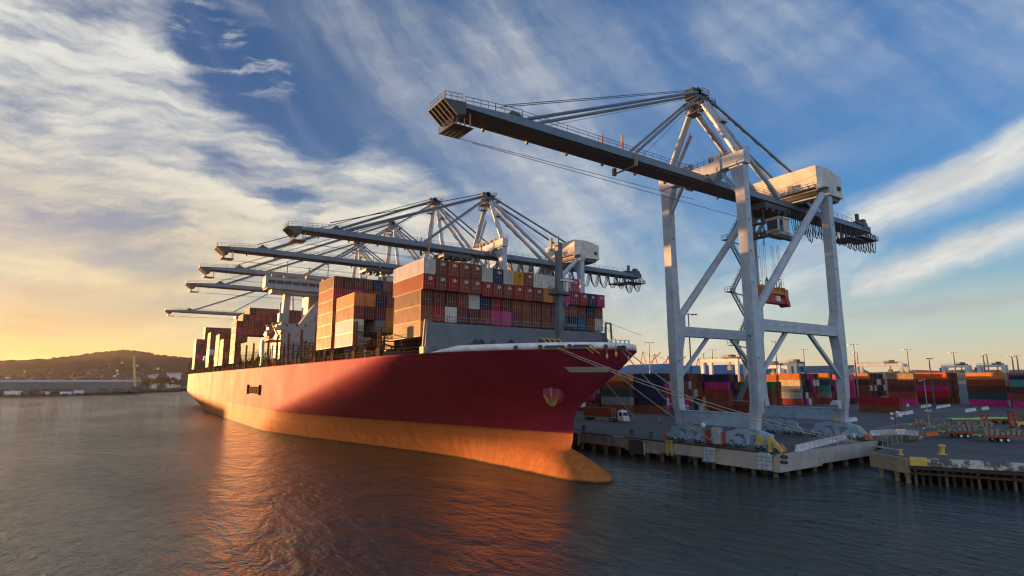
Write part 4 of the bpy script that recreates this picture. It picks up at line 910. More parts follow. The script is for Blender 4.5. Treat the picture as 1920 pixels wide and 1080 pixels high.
# spreader on its ropes
def spreader():
    Y0=51.6; t=thing('container_spreader','orange container spreader hanging on ropes under the nearest crane','spreader',(-23.3,74.2,33.0))
    mb=MB(); mb.box(-1.1,-4.8,2.0,1.1,4.8,2.9); mb.box(-1.3,-5.2,1.7,1.3,-3.8,3.1); mb.box(-1.3,3.8,1.7,1.3,5.2,3.3)
    for y in (-4.6,-2.6,2.6,4.6): mb.tube((-.7,y,3.3),(.7,y,3.3),.55,n=12)
    mb.build('head_block',M['orange'],t)
    mb=MB(); mb.box(-.9,-5.2,.3,.9,5.2,1.3); mb.box(-1.0,-2.2,.3,1.0,-.4,1.8)
    for s in (-1,1):
        mb.prism([(s*4.0,1.7),(s*5.2,1.7),(s*5.9,.2),(s*6.0,-.5),(s*5.6,-.5),(s*4.2,.3)],0,-1.2,1.2)
    mb.box(-1.05,-4.4,.0,1.05,4.4,.3); mb.build('spreader_frame',M['red'],t)
    mb=MB(); mb.box(-1.25,-.2,.4,-.9,1.6,1.6); mb.build('white_cabinet',M['white'],t)
    mb=MB()
    for a in (-.9,.9):
        for k in range(9):
            s_=k/8; mb.beam((a*math.cos(s_*3.14),-1.6+1.4*math.sin(6.28*s_)*.6,3.0),(0,-1.6,6.0),.05)
    mb.beam((-.6,2.6,3.2),(-.6,2.6,5.6),.12); mb.beam((.6,2.6,3.2),(.6,2.6,5.6),.12); mb.beam((-.6,3.6,3.2),(-.6,3.6,5.6),.12); mb.beam((.6,3.6,3.2),(.6,3.6,5.6),.12); mb.beam((-.6,2.6,5.6),(-.6,3.6,5.6),.12); mb.beam((-.6,2.6,3.4),(-.6,3.6,5.4),.1); mb.build('cable_basket',M['steel'],t)
    mb=MB()
    for x in (-.7,.7):
        for y,y2 in ((-4.6,-3.6),(-2.6,-2.4),(2.6,2.6),(4.6,3.6),(-3.6,-3.0),(3.6,3.1)): mb.tube((x,y,3.3),(x,y2-.2,13.6),.035,n=4)
    mb.build('hoist_rope',M['cable'],t); t.scale=(.92,.92,1); return t
spreader()
# ---------------------------------------------------------------- container yard
YH=2.95
def block(xl,xr,yb,tiers,where,deep=0,pal='bbdrcnwmP',H=YH,yoff=0.0):
    a=atz(xr,yb,QZ); d=ray(xl,yb); k=(a.y-CAM.y)/d.y; xL=CAM.x+d.x*k
    Ln=max(6.0,xL-a.x); 
    for i,c in enumerate(tiers): # bottom to top
        n=len(tiers)-1-i
        container(c,a.x,a.y+1.22+yoff,QZ+.02+i*H,round(Ln,1),H-.04,f"{c} container, {ORD[n]} tier of the yard stack {where}",'containers stacked in the yard',False)
    for j in range(1,deep+1):
        for i in range(len(tiers)): DEEP.append((a.x+RD.uniform(-.25,.3),a.y+j*2.75,QZ+.02+i*H,Ln,H-.05,RD.choice(pal)))
DEEP=[]; RD=random.Random(11)
block(1128,1181,775,['brown','grey','dark teal','brown','orange'],'just right of the bow')
block(1187,1243,777,['brown','navy','navy','navy','navy'],'left of the crane, mostly navy',9,'bbdrnwlwm')
block(1308,1368,775,['brown','brown','rust red','magenta','navy'],'between the crane legs',2,'nnbdb',2.87)
block(1376,1450,777,['brown','rust red','brown','green'],'with a green box on top',2,'bbor',2.9)
block(1418,1459,761,['brown','brown','grey','orange','orange'],'behind the middle crane leg')
block(1457,1503,760,['rust red','light grey','grey','beige','orange'],'with pale grey boxes',6,'bbmdnwm',3.05)
block(1517,1558,758,['rust red','grey','teal','dark teal','orange'],'with a teal box',1,'bdn',3.1)
block(1562,1602,757,['plum','magenta','magenta','magenta','pink'],'all magenta, right of the crane')  # top box is magenta, its sunlit pink is put into the colour
block(1604,1632,755,['brown','rust red','brown','dark brown','orange'],'beside the magenta stack',7,'bbwnwdbwn',3.1)
block(1668,1718,760,['magenta','rust red','dark brown','brown','tan'],'with a tan box on top',0,'b',3.12)
block(1722,1780,758,['dark brown','crimson','magenta','brown','bright orange'],'with a bright orange box on top',5,'bdbPdbP',3.12)
block(1818,1890,763,['magenta','dark teal','dark brown','rust red','orange'],'far right with a dark teal box',5,'mPbdnmt',3.05)
block(1900,1975,767,['magenta','brown','plum','teal','navy'],'cut by the right picture edge',0,'b',3.0)
block(1612,1688,775.5,['brown','crimson'],'standing alone, two boxes high',0,'b',2.87)
# rows of the same yard farther aft and the inboard stacks of the loaded bays (they cast the shade on the yard and the crane)
for bx_ in range(8):
    for (Y_,t_) in ((112,4),(136,5),(232,5),(254,4),(272,5),(290,4)):
        x_=76+bx_*38+RD.uniform(0,3)
        for q in range(2):
            for r_ in range(3):
                for i in range(t_-(RD.random()<.3)): DEEP.append((x_+q*12.6,Y_+r_*2.75,QZ+.02+i*2.95,12.19,2.9,RD.choice('bbdrnwmP')))
for i in range(7,20):
    for k in range(6): DEEP.append((43.2,-2.72+i*2.5+1.22,24.0+k*2.93,12.19,2.9,RD.choice('bbdrn')))
for i in range(5,20):
    for k in range(3): DEEP.append((28.0,-2.75+i*2.5+1.22,23.83+k*2.93,12.19,2.9,RD.choice('bbdrn')))
COLS=['brown','dark brown','rust red','navy','white','magenta','plum','light grey']
lut={'b':0,'d':1,'r':2,'c':2,'n':3,'w':4,'m':5,'P':6,'l':7,'o':2,'t':7}
mb=MB(); mk=MB()
for x,y,z,Ln,H,c in DEEP:
    mb.m=lut[c]; w=1.19; mb.box(x,y-w,z,x+Ln,y+w,z+H)
    for d_ in (-.55,-.2,.2,.55): mb.box(x-.05,y+d_*1.5-.03,z+.1,x+.001,y+d_*1.5+.03,z+H-.1)
    mb.box(x-.06,y-w,z+H-.12,x+.001,y+w,z+H); mb.box(x-.06,y-w,z,x+.001,y-w+.12,z+H); mb.box(x-.06,y+w-.12,z,x+.001,y+w,z+H)
o=mb.build('stacked_containers',[CM[c] for c in COLS],kind='stuff'); tag(o,'rows of container ends behind the front stacks of the yard','containers')
# rubber-tyred yard gantries
def rtg(xl,xr,ytop,D,label,blue=False,mid=None):
    m0=atd((xl+xr)/2,ytop,D); a=aty(xl,ytop,m0.y); b_=aty(xr,ytop,m0.y); c=(a+b_)/2; W=(b_-a).length; zt_=m0.z; ang=0
    t=thing('yard_gantry',label,'gantry crane',(c.x,c.y,QZ),ang,'rubber tyred gantries over the yard'); h=zt_-QZ; m_=M['bluepaint'] if blue else M['white']
    for y in (-3.4,3.4): mb=MB(); mb.box(-W/2,y-.6,h-1.9,W/2,y+.6,h-.4); mb.build('main_girder',m_,t)
    for x in (-W/2+.9,W/2-.9):
        mb=MB()
        for y in (-3.4,3.4): mb.loft([[(x-.55,y-.6,2),(x+.55,y-.6,2),(x+.55,y+.6,2),(x-.55,y+.6,2)],[(x-.9,y-.7,h-1.9),(x+.9,y-.7,h-1.9),(x+.9,y+.7,h-1.9),(x-.9,y+.7,h-1.9)]])
        mb.box(x-.6,-4.6,1.2,x+.6,4.6,2.4); mb.build('gantry_leg',m_,t)
        mb=MB()
        for y in (-4,4): mb.tube((x-.4,y,.75),(x+.4,y,.75),.75,n=12)
        mb.build('wheel_set',M['black'],t)
    mb=MB(); mb.box(W/2-.2,-2.5,h-5,W/2+1.6,1,h-1.9); mb.build('power_pack',M['bluepaint'],t)
    mb=MB(); x=-W*.22; mb.box(x-2.4,-4,h-.4,x+2.4,4,h+.5); mb.box(x-1.5,-2.5,h+.5,x+.2,1.5,h+1.7); mb.rail([(x-2.4,-4,h+.5),(x+2.4,-4,h+.5)],1,.05,1.2); mb.build('trolley',M['steel'],t)
    mb=MB(); mb.box(x-.9,-2.4,h-6.0,x+1.0,-.6,h-3.8); mb.beam((x,-1.5,h-3.8),(x,-1.5,h-.4),.5); mb.build('operator_cab',M['shiptan'],t)
    mb=MB(); mb.rail([(-W/2,-4.0,h-.4),(W/2,-4.0,h-.4)],1.1,.06,2.5); mb.build('walkway_railing',M['railm'],t)
rtg(1322,1392,672,312,'white yard gantry seen between the left crane legs')
rtg(1408,1470,684,330,'low white yard gantry half hidden by the middle crane leg')
rtg(1472,1501,680,345,'blue yard gantry right of the middle crane leg',True)
rtg(1607,1697,681,425,'widest white yard gantry, right of the crane')
rtg(1768,1818,684,520,'white yard gantry between two stacks with small far hills behind')
rtg(1834,1886,683,520,'white yard gantry farthest right over the orange box')
# warehouses beyond the yard
def shed(p0,p1,yt,Y0,depth,mr,mw,label):
    a=aty(p0,yt,Y0+depth/2); b_=aty(p1,yt,Y0+depth/2); x0,x1=sorted((a.x,b_.x)); zr=(a.z+b_.z)/2; ze=zr-depth*.13
    t=thing('warehouse',label,'warehouse',((x0+x1)/2,Y0+depth/2,QZ)); ox,oy=(x0+x1)/2,Y0+depth/2
    mb=MB(); mb.prism([(Y0-oy,0),(Y0+depth-oy,0),(Y0+depth-oy,ze-QZ),(0,zr-QZ-.1),(Y0-oy,ze-QZ)],0,x0-ox,x1-ox); mb.build('wall',mw,t)
    mb=MB(); 
    for s in (-1,1): mb.add([(x0-ox-.6,s*(depth/2+.6),ze-QZ-.05),(x1-ox+.6,s*(depth/2+.6),ze-QZ-.05),(x1-ox+.6,0,zr-QZ+.1),(x0-ox-.6,0,zr-QZ+.1)],[(0,1,2,3) if s<0 else (3,2,1,0)])
    k=x0-ox
    while k<x1-ox: mb.box(k,-depth/2-.6,ze-QZ-.05,k+.25,-depth/2-.3,ze-QZ+.2); k+=3
    mb.build('roof',mr,t)
    mb=MB(); k=x0-ox+4
    while k<x1-ox-6: mb.box(k,Y0-oy-.08,0,k+4,Y0-oy+.1,4.5); k+=9
    mb.build('loading_door',M['steel'],t)
M['blueroof']=paint('blue_roof_sheet',(.045,.13,.27),.5,(.1,.1,.1),.3,.2); M['greyroof']=paint('grey_roof_sheet',(.13,.14,.16),.6,(.08,.08,.08),.3,.2); M['bluewall']=paint('blue_wall_sheet',(.09,.2,.36),.5,(.1,.1,.1),.2,.2)
shed(1262,1180,683,330,60,M['blueroof'],M['bluewall'],'blue warehouse with sloping roof, nearest the bow')
shed(1475,1268,684,365,60,M['blueroof'],M['bluewall'],'long blue roofed warehouse behind the crane legs')
shed(1604,1482,686,440,60,M['greyroof'],M['concrete'],'grey roofed warehouse right of the blue one')
# high-mast lights
def mast(px,yt,label,D=None,base=None,arm=2.4,dark=False):
    if base: p=atz(px,base,QZ); D=math.hypot(p.x-CAM.x,p.y-CAM.y)
    if D is None: D=20.6*1060/max(20,711-yt)
    top=atd(px,yt,D); t=thing('light_mast',label,'light mast',(top.x,top.y,QZ),ang:=math.atan2(CR.y,CR.x),'high light masts in the yard')
    h=top.z-QZ; mb=MB(); mb.tube((0,0,0),(0,0,h),max(.28,D*.0011),max(.16,D*.0007),n=8); mb.box(-.6,-.6,0,.6,.6,.8); mb.build('pole',M['steel'] if dark else M['railm'],t)
    mb=MB(); mb.beam((-arm,0,h),(arm,0,h),.16); mb.beam((0,-arm*.6,h),(0,arm*.6,h),.16); mb.build('crossarm',M['railm'],t)
    for k in (-1,-.55,.55,1): mb=MB(); mb.box(-.35,-.3,-.3,.35,.3,.05); mb.build('floodlight',M['lamp'] if not dark else M['steel'],t,(k*arm,0,h))
for px,yt,lb in ((1216.5,642,'light mast standing in the sky just right of the bow'),(1335,656,'light mast behind the left portal beam'),(1453,640,'light mast right of the middle crane leg'),(1506,655,'slim light mast midway between middle and right crane legs'),(1600,646,'light mast right of the crane, left end of the wide gantry'),(1606.5,661,'shorter light mast close beside a taller one'),(1700,655,'light mast just right of the widest white gantry'),(1787,661,'light mast in front of the gantry over small hills'),(1843,666,'left one of a tight pair of far masts'),(1849.5,664,'right one of a tight pair of far masts'),(1897,668,'far light mast near the right picture edge'),(1906,667,'farthest right light mast')): mast(px,yt,lb)
mast(1290.5,589,'tall dark light mast between the left crane legs',177,None,2.2,True)
mast(1741.5,672,'dark pole with floodlights in front of the orange topped stack',None,764,1.3,True)
mast(1319,663,'plain far post behind the left knee brace',420,None,.4,True)
# far red quay cranes
def farcrane(px,yt,label,D=1500):
    top=atd(px,yt,D); t=thing('distant_crane',label,'crane',(top.x,top.y,QZ),math.atan2(CR.y,CR.x),'red cranes far across the port'); h=top.z-QZ
    mb=MB()
    for s in (-1,1): mb.beam((s*9,0,0),(s*9,0,h*.55),2); mb.beam((s*9,0,h*.55),(0,0,h),1.6)
    mb.beam((-9,0,h*.3),(9,0,h*.3),1.6); mb.beam((-14,0,h*.55),(16,0,h*.55),2.4); mb.build('frame',M['redfar'],t)
    mb=MB(); mb.beam((10,0,h*.55),(46,0,h*.98),1.8); mb.beam((0,0,h),(30,0,h*.8),.7); mb.build('boom',M['redfar'],t)
M['redfar']=paint('distant_red',(.45,.11,.06),.6,(.2,.1,.06),.2,.05)
for px,yt,lb in ((1205,659,'tallest far red crane just right of the bow'),(1227,664,'second far red crane right of the bow'),(1252,667,'third far red crane beside the crane leg'),(1309,672,'small far red crane between crane legs'),(1383,668,'far red crane behind the white gantry')): farcrane(px,yt,lb)
# ---------------------------------------------------------------- truck on the apron
def wheel(mb,x,y,z,r=.5,w=.32): mb.tube((x,y-w/2,z),(x,y+w/2,z),r,n=14)
def truck():
    p=atz(1160,792.5,QZ); t=thing('terminal_truck','white terminal truck pulling a brown container under the bow flare','truck',(p.x,p.y+1.2,QZ))
    mb=MB(); mb.prism([(-2.0,.75),(-2.05,1.5),(-1.75,2.0),(-1.35,3.1),(-1.1,3.35),(.35,3.35),(.45,.75)],1,-1.2,1.2); mb.box(-2.15,-1.22,.45,-1.7,1.22,.95); mb.box(-1.0,-1.1,3.35,.3,1.1,3.6); mb.build('cab',M['white'],t)
    mb=MB(); mb.add([(-1.79,-1.05,2.02),(-1.79,1.05,2.02),(-1.42,1.02,3.0),(-1.42,-1.02,3.0)],[(0,1,2,3)][::1]); mb.build('windscreen',M['glass'],t)
    mb=MB(); mb.box(-1.35,-1.215,1.95,-.3,-1.19,2.95); mb.build('side_window',M['glass'],t)
    for y in (-.85,.85): mb=MB(); mb.box(-2.18,y-.2,.95,-2.03,y+.2,1.2); mb.build('headlight',M['lamp'],t)
    mb=MB(); mb.box(.5,-1.0,.7,4.5,1.0,1.05); mb.box(.5,-1.1,1.0,1.2,1.1,2.9); mb.box(1.4,-1.2,.5,2.6,-.7,1.1); mb.build('chassis',M['steel'],t)
    for x in (-1.1,3.0,4.2):
        for y in (-1.0,1.0): mb=MB(); wheel(mb,0,0,0); w_=mb.build('wheel',M['black'],t,(x,y,.5)); mb=MB(); wheel(mb,0,0,0,.24,.36); mb.build('rim',M['lamp'],w_)
    mb=MB(); mb.ell((-.4,0,3.75),.16,.16,.16); mb.build('beacon',M['yellow'],t)
    tr=thing('container_trailer','yellow framed trailer hitched behind the white terminal truck','trailer',(p.x+3,p.y+1.2,QZ))
    mb=MB(); 
    for y in (-.9,.9): mb.box(0,y-.12,1.1,13,y+.12,1.4)
    for x in (0,3,6,9,12.8): mb.box(x,-1.2,1.15,x+.25,1.2,1.38)
    mb.box(1.8,-1.0,.1,2.1,-.7,1.1); mb.box(1.8,.7,.1,2.1,1.0,1.1); mb.build('frame',M['yellow'],tr)
    for x in (10,11.3):
        for y in (-1.0,1.0): mb=MB(); wheel(mb,0,0,0); mb.build('wheel',M['black'],tr,(x,y,.5))
    container('rust red',p.x+3.2,p.y+1.2,QZ+1.42,12.19,2.6,'rust red container carried on the trailer behind the white truck','containers on the apron',True)
truck()
def cone(px,py,label):
    p=atz(px,py,QZ); t=thing('traffic_cone',label,'traffic cone',p); mb=MB(); mb.box(-.3,-.3,0,.3,.3,.06); mb.tube((0,0,.06),(0,0,1.1),.24,.05,n=10); mb.build('cone_body',M['orange'],t); mb=MB(); mb.tube((0,0,.5),(0,0,.75),.165,.12,n=10); mb.build('reflective_band',M['white'],t)
cone(1236,789,'orange traffic cone standing on the open apron lanes'); cone(1727,825,'orange traffic cone by the fence end near the warning board'); cone(1757,769.5,'small orange cone on the white yard line')
# concrete barriers
bm=MB(); bm.prism([(-.32,0),(-.32,.1),(-.16,.4),(-.1,1.0),(.1,1.0),(.16,.4),(.32,.1),(.32,0)],0,-1.8,1.8); bme=bm.mesh('concrete_barrier'); bme.materials.append(M['barrier'])
def barrier(p,q,label,grp='white concrete barriers'):
    d=q-p; L_=math.hypot(d.x,d.y); o=obj('concrete_barrier',bme,None,None,((p.x+q.x)/2,(p.y+q.y)/2,QZ),math.atan2(d.y,d.x),label,'barrier',grp); o.scale=(L_/3.6,1.25,1.15)
for a,b_,lb in (((1586,792),(1606,789),'white concrete barrier alone on the asphalt near the right crane leg'),((1681,779),(1694,778),'left white barrier beside the pair of red containers'),((1697,778),(1711,775),'right white barrier beside the pair of red containers'),((1728,765),(1745,762),'white barrier left of the dark pole foot'),((1757,766),(1781,762),'longest white barrier right of the dark pole foot'),((1811,773),(1829,770),'white barrier alone in front of the far right stack'),((1842,769),(1853,767),'short white barrier at the corner of the far right stack'),((1902,764),(1913,763),'white barrier at the foot of the rightmost stack'),((1700,762),(1704,762),'tiny white block by the magenta box')): barrier(atz(*a,QZ),atz(*b_,QZ),lb)
pts=[(1494,847),(1525,839),(1556,831),(1586,823.5),(1613,817)]
for i in range(4): barrier(atz(*pts[i],QZ),atz(*pts[i+1],QZ),f'white barrier, {ORD[i] if i else "first"} from the wharf corner along the inlet edge')
pts=[(1632,817),(1662,815),(1692,815),(1722,817)]
for i in range(3): barrier(atz(*pts[i],QZ),atz(*pts[i+1],QZ),f'white barrier behind the inlet grass, {nth(i)} from left')
# rail end stops
def endstop(p,label):
    t=thing('rail_end_stop',label,'end stop',(p[0],p[1],QZ),0,'yellow rail end stops'); mb=MB(); mb.box(-.3,-.3,0,.3,.3,2.5); mb.build('post',M['yellow'],t); mb=MB(); mb.beam((0,0,2.4),(-2.2,0,.1),.55,.6); mb.build('back_brace',M['yellow'],t)
endstop((-34.6,51.0),'yellow end stop at the near end of the waterside crane rail'); endstop((-34.0,85.0),'yellow end stop at the far end of the landside crane rail')
# ---------------------------------------------------------------- wharf fittings
def bollard(px,py,label,mt='steel',s=1.0):
    p=atz(px,py,QZ); t=thing('bollard',label,'bollard',(p.x,max(p.y,50.1) if mt=='steel' else p.y,QZ),0,'mooring bollards'); mb=MB(); mb.tube((0,0,0),(0,0,.1),.55*s,n=14); mb.tube((0,0,.1),(0,0,.75*s),.26*s,.3*s,n=14); mb.build('post',M[mt],t); mb=MB(); mb.tube((0,0,.75*s),(0,0,1.05*s),.34*s,.46*s,n=14); mb.ell((0,0,1.05*s),.46*s,.46*s,.15*s); mb.build('cap',M[mt],t); return Vector((p.x,max(p.y,50.1) if mt=='steel' else p.y,QZ))
B1=bollard(1095,808,'black bollard on the wharf edge nearest the bow','steel',1.3); B2=bollard(1185.5,817,'black bollard at the wharf edge above the dark fender','steel',1.3); B3=bollard(1221,822,'black bollard on the wharf edge right of the dark fender','steel',1.3)
B4=bollard(1340,836,'bollard hidden beside the waterside crane bogies','steel',1.1); B5=bollard(1689,853,'rusty yellow bollard on the pale block of the small pier','yellow',.8); B6=bollard(1767,852,'pale yellow bollard on the small pier, no rope','yellow',1.35)
def fender(px,py0,py1,wpx,mt,label,grid):
    a=aty(px-wpx/2,(py0+py1)/2,48.0); c=aty(px,(py0+py1)/2,48.0); e=aty(px+wpx/2,(py0+py1)/2,48.0); w=abs(e.x-a.x); zt_=aty(px,py0,48).z; zb_=aty(px,py1,48).z
    t=thing('dock_fender',label,'fender',(c.x,48.05,c.z),0,'fenders on the wharf face'); h=zt_-zb_; k=min(.5,w*.15)
    mb=MB(); mb.prism([(-w/2,-h/2),(w/2,-h/2),(w/2,h/2-k),(w/2-k,h/2),(-w/2+k,h/2),(-w/2,h/2-k)],1,-.25,.05); mb.build('face_panel',M[mt],t)
    mb=MB()
    if grid:
        for i in range(1,4): mb.box(-w/2+.02,-.28,-h/2+h*i/4-.03,w/2-.02,-.24,-h/2+h*i/4+.03)
        for i in range(1,3): mb.box(-w/2+w*i/3-.03,-.285,-h/2+.02,-w/2+w*i/3+.03,-.245,h/2-.3)
        mb.build('panel_joint',M['steel'],t)
    mb=MB(); mb.box(-w/2-.06,-.3,-h/2+.1,-w/2,.06,h/2-.4); mb.build('edge_strip',M['yellow'],t)
    mb=MB(); mb.tube((0,0,0),(0,1.1,0),.5,n=12); mb.build('rubber_cone',M['black'],t)
    mb=MB(); mb.path([(-w/2,0,-h/2),(-w/4,.1,-h/2-.7),(w/4,.1,-h/2-.7),(w/2,0,-h/2)],.05); mb.path([(-w/2,0,h/4),(-w/2-.8,.6,h/2)],.05); mb.build('chain',M['lash'],t)
fender(1330.5,839,865,20,'fendblue','rust streaked pale blue fender panel at the middle of the wharf',True)
fender(1434,849,880,25,'fendblue','clean pale blue fender panel nearest the wharf corner',True)
fender(1194,825,851,28,'trim','dark blue fender panel left of the yellow ladder',False)
fender(1078,813,834,14,'trim','dark fender panel half hidden by the bow',False)
t=thing('wharf_ladder','yellow ladder fixed to the wharf face left of the crane','ladder',(aty(1255,836,48.5).x,48.45,QZ)); mb=MB()
for x in (-.6,.6): mb.box(x-.12,-.12,-2.6,x+.12,.1,.5)
for k in range(9): mb.box(-.6,-.06,-2.4+k*.33,.6,.02,-2.33+k*.33)
mb.box(-.9,-.1,.1,.9,.1,.35); mb.build('ladder_frame',M['yellow'],t)
for k,(py,lb) in enumerate(((857,'upper black tyre hung at the wharf corner'),(867,'lower black tyre hung at the wharf corner'))):
    p=aty(1470,py,48.2); mb=MB(); ring=lambda a:[(.45*math.cos(a)+.24*math.cos(b_)*math.cos(a),.24*math.sin(b_),(.45+.24*math.cos(b_))*math.sin(a)*.45) for b_ in [2*math.pi*i/8 for i in range(8)]]
    mb.loft([ring(2*math.pi*i/18) for i in range(19)],True,False); mb.tube((0,-.05,.3),(0,.1,1.2),.03); tag(mb.build('fender_tyre',M['black'],None,(p.x,48.2,p.z)),lb,'tyre','tyres hung at the wharf corner')
# ---------------------------------------------------------------- small pier on the right
P2=thing('small_pier','small concrete pier with peeling white edge on timber piles','pier',(-60,64,0))
off=Vector((60,-64,0))
def edgebeam(p,q,z0,z1,th,nm,mt):
    p=Vector((*p,0));q=Vector((*q,0));d=(q-p).normalized();n=Vector((d.y,-d.x,0))*th; mb=MB()
    vs=[p,q,q+n,p+n]; mb.loft([[(v.x+60,v.y-64,z0) for v in vs],[(v.x+60,v.y-64,z1) for v in vs]]); return mb.build(nm,mt,P2)
m,nt,b=newmat('peeling_white_kerb'); g=N(nt,'NewGeometry').outputs['Position']; n1=noise(nt,g,1.1,7,.7); n2=noise(nt,g,.35,5,.6)
k=ramp(nt,mth(nt,'ADD',mth(nt,'MULTIPLY',n1,.7),mth(nt,'MULTIPLY',n2,.5)),.52,.62); L(nt,mixc(nt,k,(.60,.61,.60),(.12,.125,.12)),b.inputs['Base Color']); b.inputs['Roughness'].default_value=.8; M['peel']=m
M['tanconc']=paint('stained_tan_concrete',(.34,.29,.19),.85,(.2,.1,.03),.6,.5,True,.2)
A0=(-45.1,64.6);A1=(-52.0,61.0);A2=(-64.7,67.0);A3=(-90,82)
def lerp2(a,b_,t): return (a[0]+(b_[0]-a[0])*t,a[1]+(b_[1]-a[1])*t)
edgebeam(A1,A0,1.6,QZ+.0,.7,'corner_block',M['tanconc'])
edgebeam(lerp2(A1,A2,.0),lerp2(A1,A2,.16),2.9,QZ+.25,-.6,'yellow_kerb',M['yellow'])
edgebeam(lerp2(A1,A2,.16),A2,2.9,QZ+.25,-.6,'white_kerb',M['peel']); edgebeam(A2,A3,2.9,QZ+.25,-.6,'white_kerb',M['peel'])
for z0,z1,th in ((2.35,2.8,-.9),(1.55,1.9,-.75)):
    edgebeam(A1,A2,z0,z1,th,'timber_waling',M['timber']); edgebeam(A2,A3,z0,z1,th,'timber_waling',M['timber'])
pile=0
for (a,b_,n_) in ((A1,A2,14),(A2,A3,26)):
    for i in range(n_):
        x,y=lerp2(a,b_,(i+.5)/n_); mb=MB(); mb.tube((0,0,-3),(.15*(i%3-1),0,2.9),.24,.22,n=8); mb.box(-.22,-.35,2.3,.22,.25,3.25); mb.build('timber_pile',M['timber'] if i%4 else M['concdark'],P2,(x+60,y-64,0))
for i,(x,y) in enumerate((lerp2(A0,A1,.2),lerp2(A0,A1,.62),lerp2(A0,A1,.9))):
    mb=MB(); mb.tube((0,.3,-3),(0,.3,.4),.4,n=10); mb.tube((0,.3,.4),(0,.3,1.6),.3,.55,n=10); mb.build('concrete_pile',M['tanconc'],P2,(x+60,y-64,0))
# chain-link fences round the inlet
def fence(pts,label,h=2.3):
    t=thing('chain_link_fence',label,'fence',pts[0]); o=pts[0]
    for a,b_ in zip(pts[:-1],pts[1:]):
        n=max(1,round((b_-a).length/2.6)); 
        for i in range(n+1):
            p=a.lerp(b_,i/n)-o; mb=MB(); mb.tube(p,p+Vector((0,0,h)),.045,n=6); mb.build('post',M['fpost'],t)
        mb=MB(); mb.beam(a-o+Vector((0,0,h)),b_-o+Vector((0,0,h)),.05); mb.beam(a-o+Vector((0,0,.1)),b_-o+Vector((0,0,.1)),.03); ln=(b_-a).length; k=int(ln/.3); d=(b_-a)
        for i in range(k):
            for s in (-1,1):
                u=i/k; v=u+s*h/ln*.9; 
                if 0<=v<=1: mb.beam(a-o+d*u+Vector((0,0,.1)),a-o+d*v+Vector((0,0,h)),.008)
        mb.build('wire_mesh',M['fpost'],t)
M['fpost']=paint('galvanised',(.38,.39,.40),.5,(.2,.15,.1),.3,1)
G=lambda x,y: atz(x,y,QZ)
fence([G(1520,849),G(1562,838),G(1605,828.5)],'chain link fence along the inlet edge of the wharf')
fence([G(1655,838),G(1700,829),G(1765,815)],'chain link fence beside the grass at the head of the inlet')
fence([G(1645,824),G(1690,815),G(1738,808)],'chain link fence behind the inlet grass')
# grass patch: real blades
gp=[G(1660,832),G(1668,822),G(1722,820),G(1718,829)]; mb=MB(); rg=random.Random(4)
for i in range(1500):
    u,v=rg.random(),rg.random(); p=gp[0].lerp(gp[1],v).lerp(gp[3].lerp(gp[2],v),u); h=rg.uniform(.25,.9)*(1.2-u*.6); a=rg.uniform(0,6.28); l=Vector((math.cos(a),math.sin(a),0))*.05; q=p+Vector((rg.uniform(-.25,.25),rg.uniform(-.25,.25),h))
    mb.add([p-l,p+l,q],[(0,1,2)])
M['grass']=paint('dry_grass',(.10,.11,.035),.8,(.16,.12,.05),.6,2,False,.2); o=mb.build('grass',M['grass'],kind='stuff'); tag(o,'dry grass patch at the head of the inlet','grass')
# poles, signs
def pole(px,py,yt,label,balls):
    p=G(px,py); D=math.hypot(p.x-CAM.x,p.y-CAM.y); h=atd(px,yt,D).z-QZ; t=thing('camera_pole' if not balls else 'lamp_post',label,'pole' if not balls else 'lamp post',p,math.atan2(CR.y,CR.x)); mb=MB(); mb.tube((0,0,0),(0,0,h),.12,.08,n=8); mb.build('pole',M['steel'] if balls else M['fpost'],t)
    if balls:
        for x,z in ((-.7,h-.5),(.7,h-.2),(-.7,h-1.6),(1.3,h-1.0)): mb=MB(); mb.ell((x,0,z),.4,.4,.35); mb.beam((0,0,z-.2),(x,0,z),.06); mb.build('globe_lamp',M['lamp'],t)
    else:
        mb=MB(); mb.beam((-1.0,0,h-.2),(.5,0,h),.1); mb.box(-1.3,-.2,h-.5,-.7,.2,h-.1); mb.build('camera_head',M['fpost'],t)
        mb=MB()
        for k in range(4): mb.tube((-.4+k*.3,-.3,h*.38),(-.4+k*.3,.3,h*.40),.35,n=8)
        mb.build('speaker_cluster',M['fpost'],t); mb=MB(); mb.box(-.5,-.3,1.0,.4,.3,2.2); mb.build('junction_box',M['fpost'],t)
pole(1744,810,711,'thin grey pole with cameras and horn cluster behind the fence',False)
pole(1681,812,772,'dark lamp post with four white globes near the inlet',True)
def board(px,py,w,h,mt,label,legs=True):
    p=G(px,py); t=thing('sign_board',label,'sign',p,math.atan2(CR.y,CR.x)); mb=MB(); mb.box(-w/2,-.05,.6,w/2,.05,.6+h); mb.build('panel',M[mt],t); mb=MB(); mb.box(-w/2,-.04,0,-w/2+.1,.04,.6); mb.box(w/2-.1,-.04,0,w/2,.04,.6); mb.build('stand',M['steel'],t); return t
t=board(1690,819,2.3,1.1,'white','white notice board with a red top edge near the lamp post'); mb=MB(); mb.box(-1.15,-.08,1.7,1.15,.08,1.95); mb.build('red_header',M['red'],t)
t=board(1749,823,2.6,.9,'orange','orange board on the fence by the horn pole')
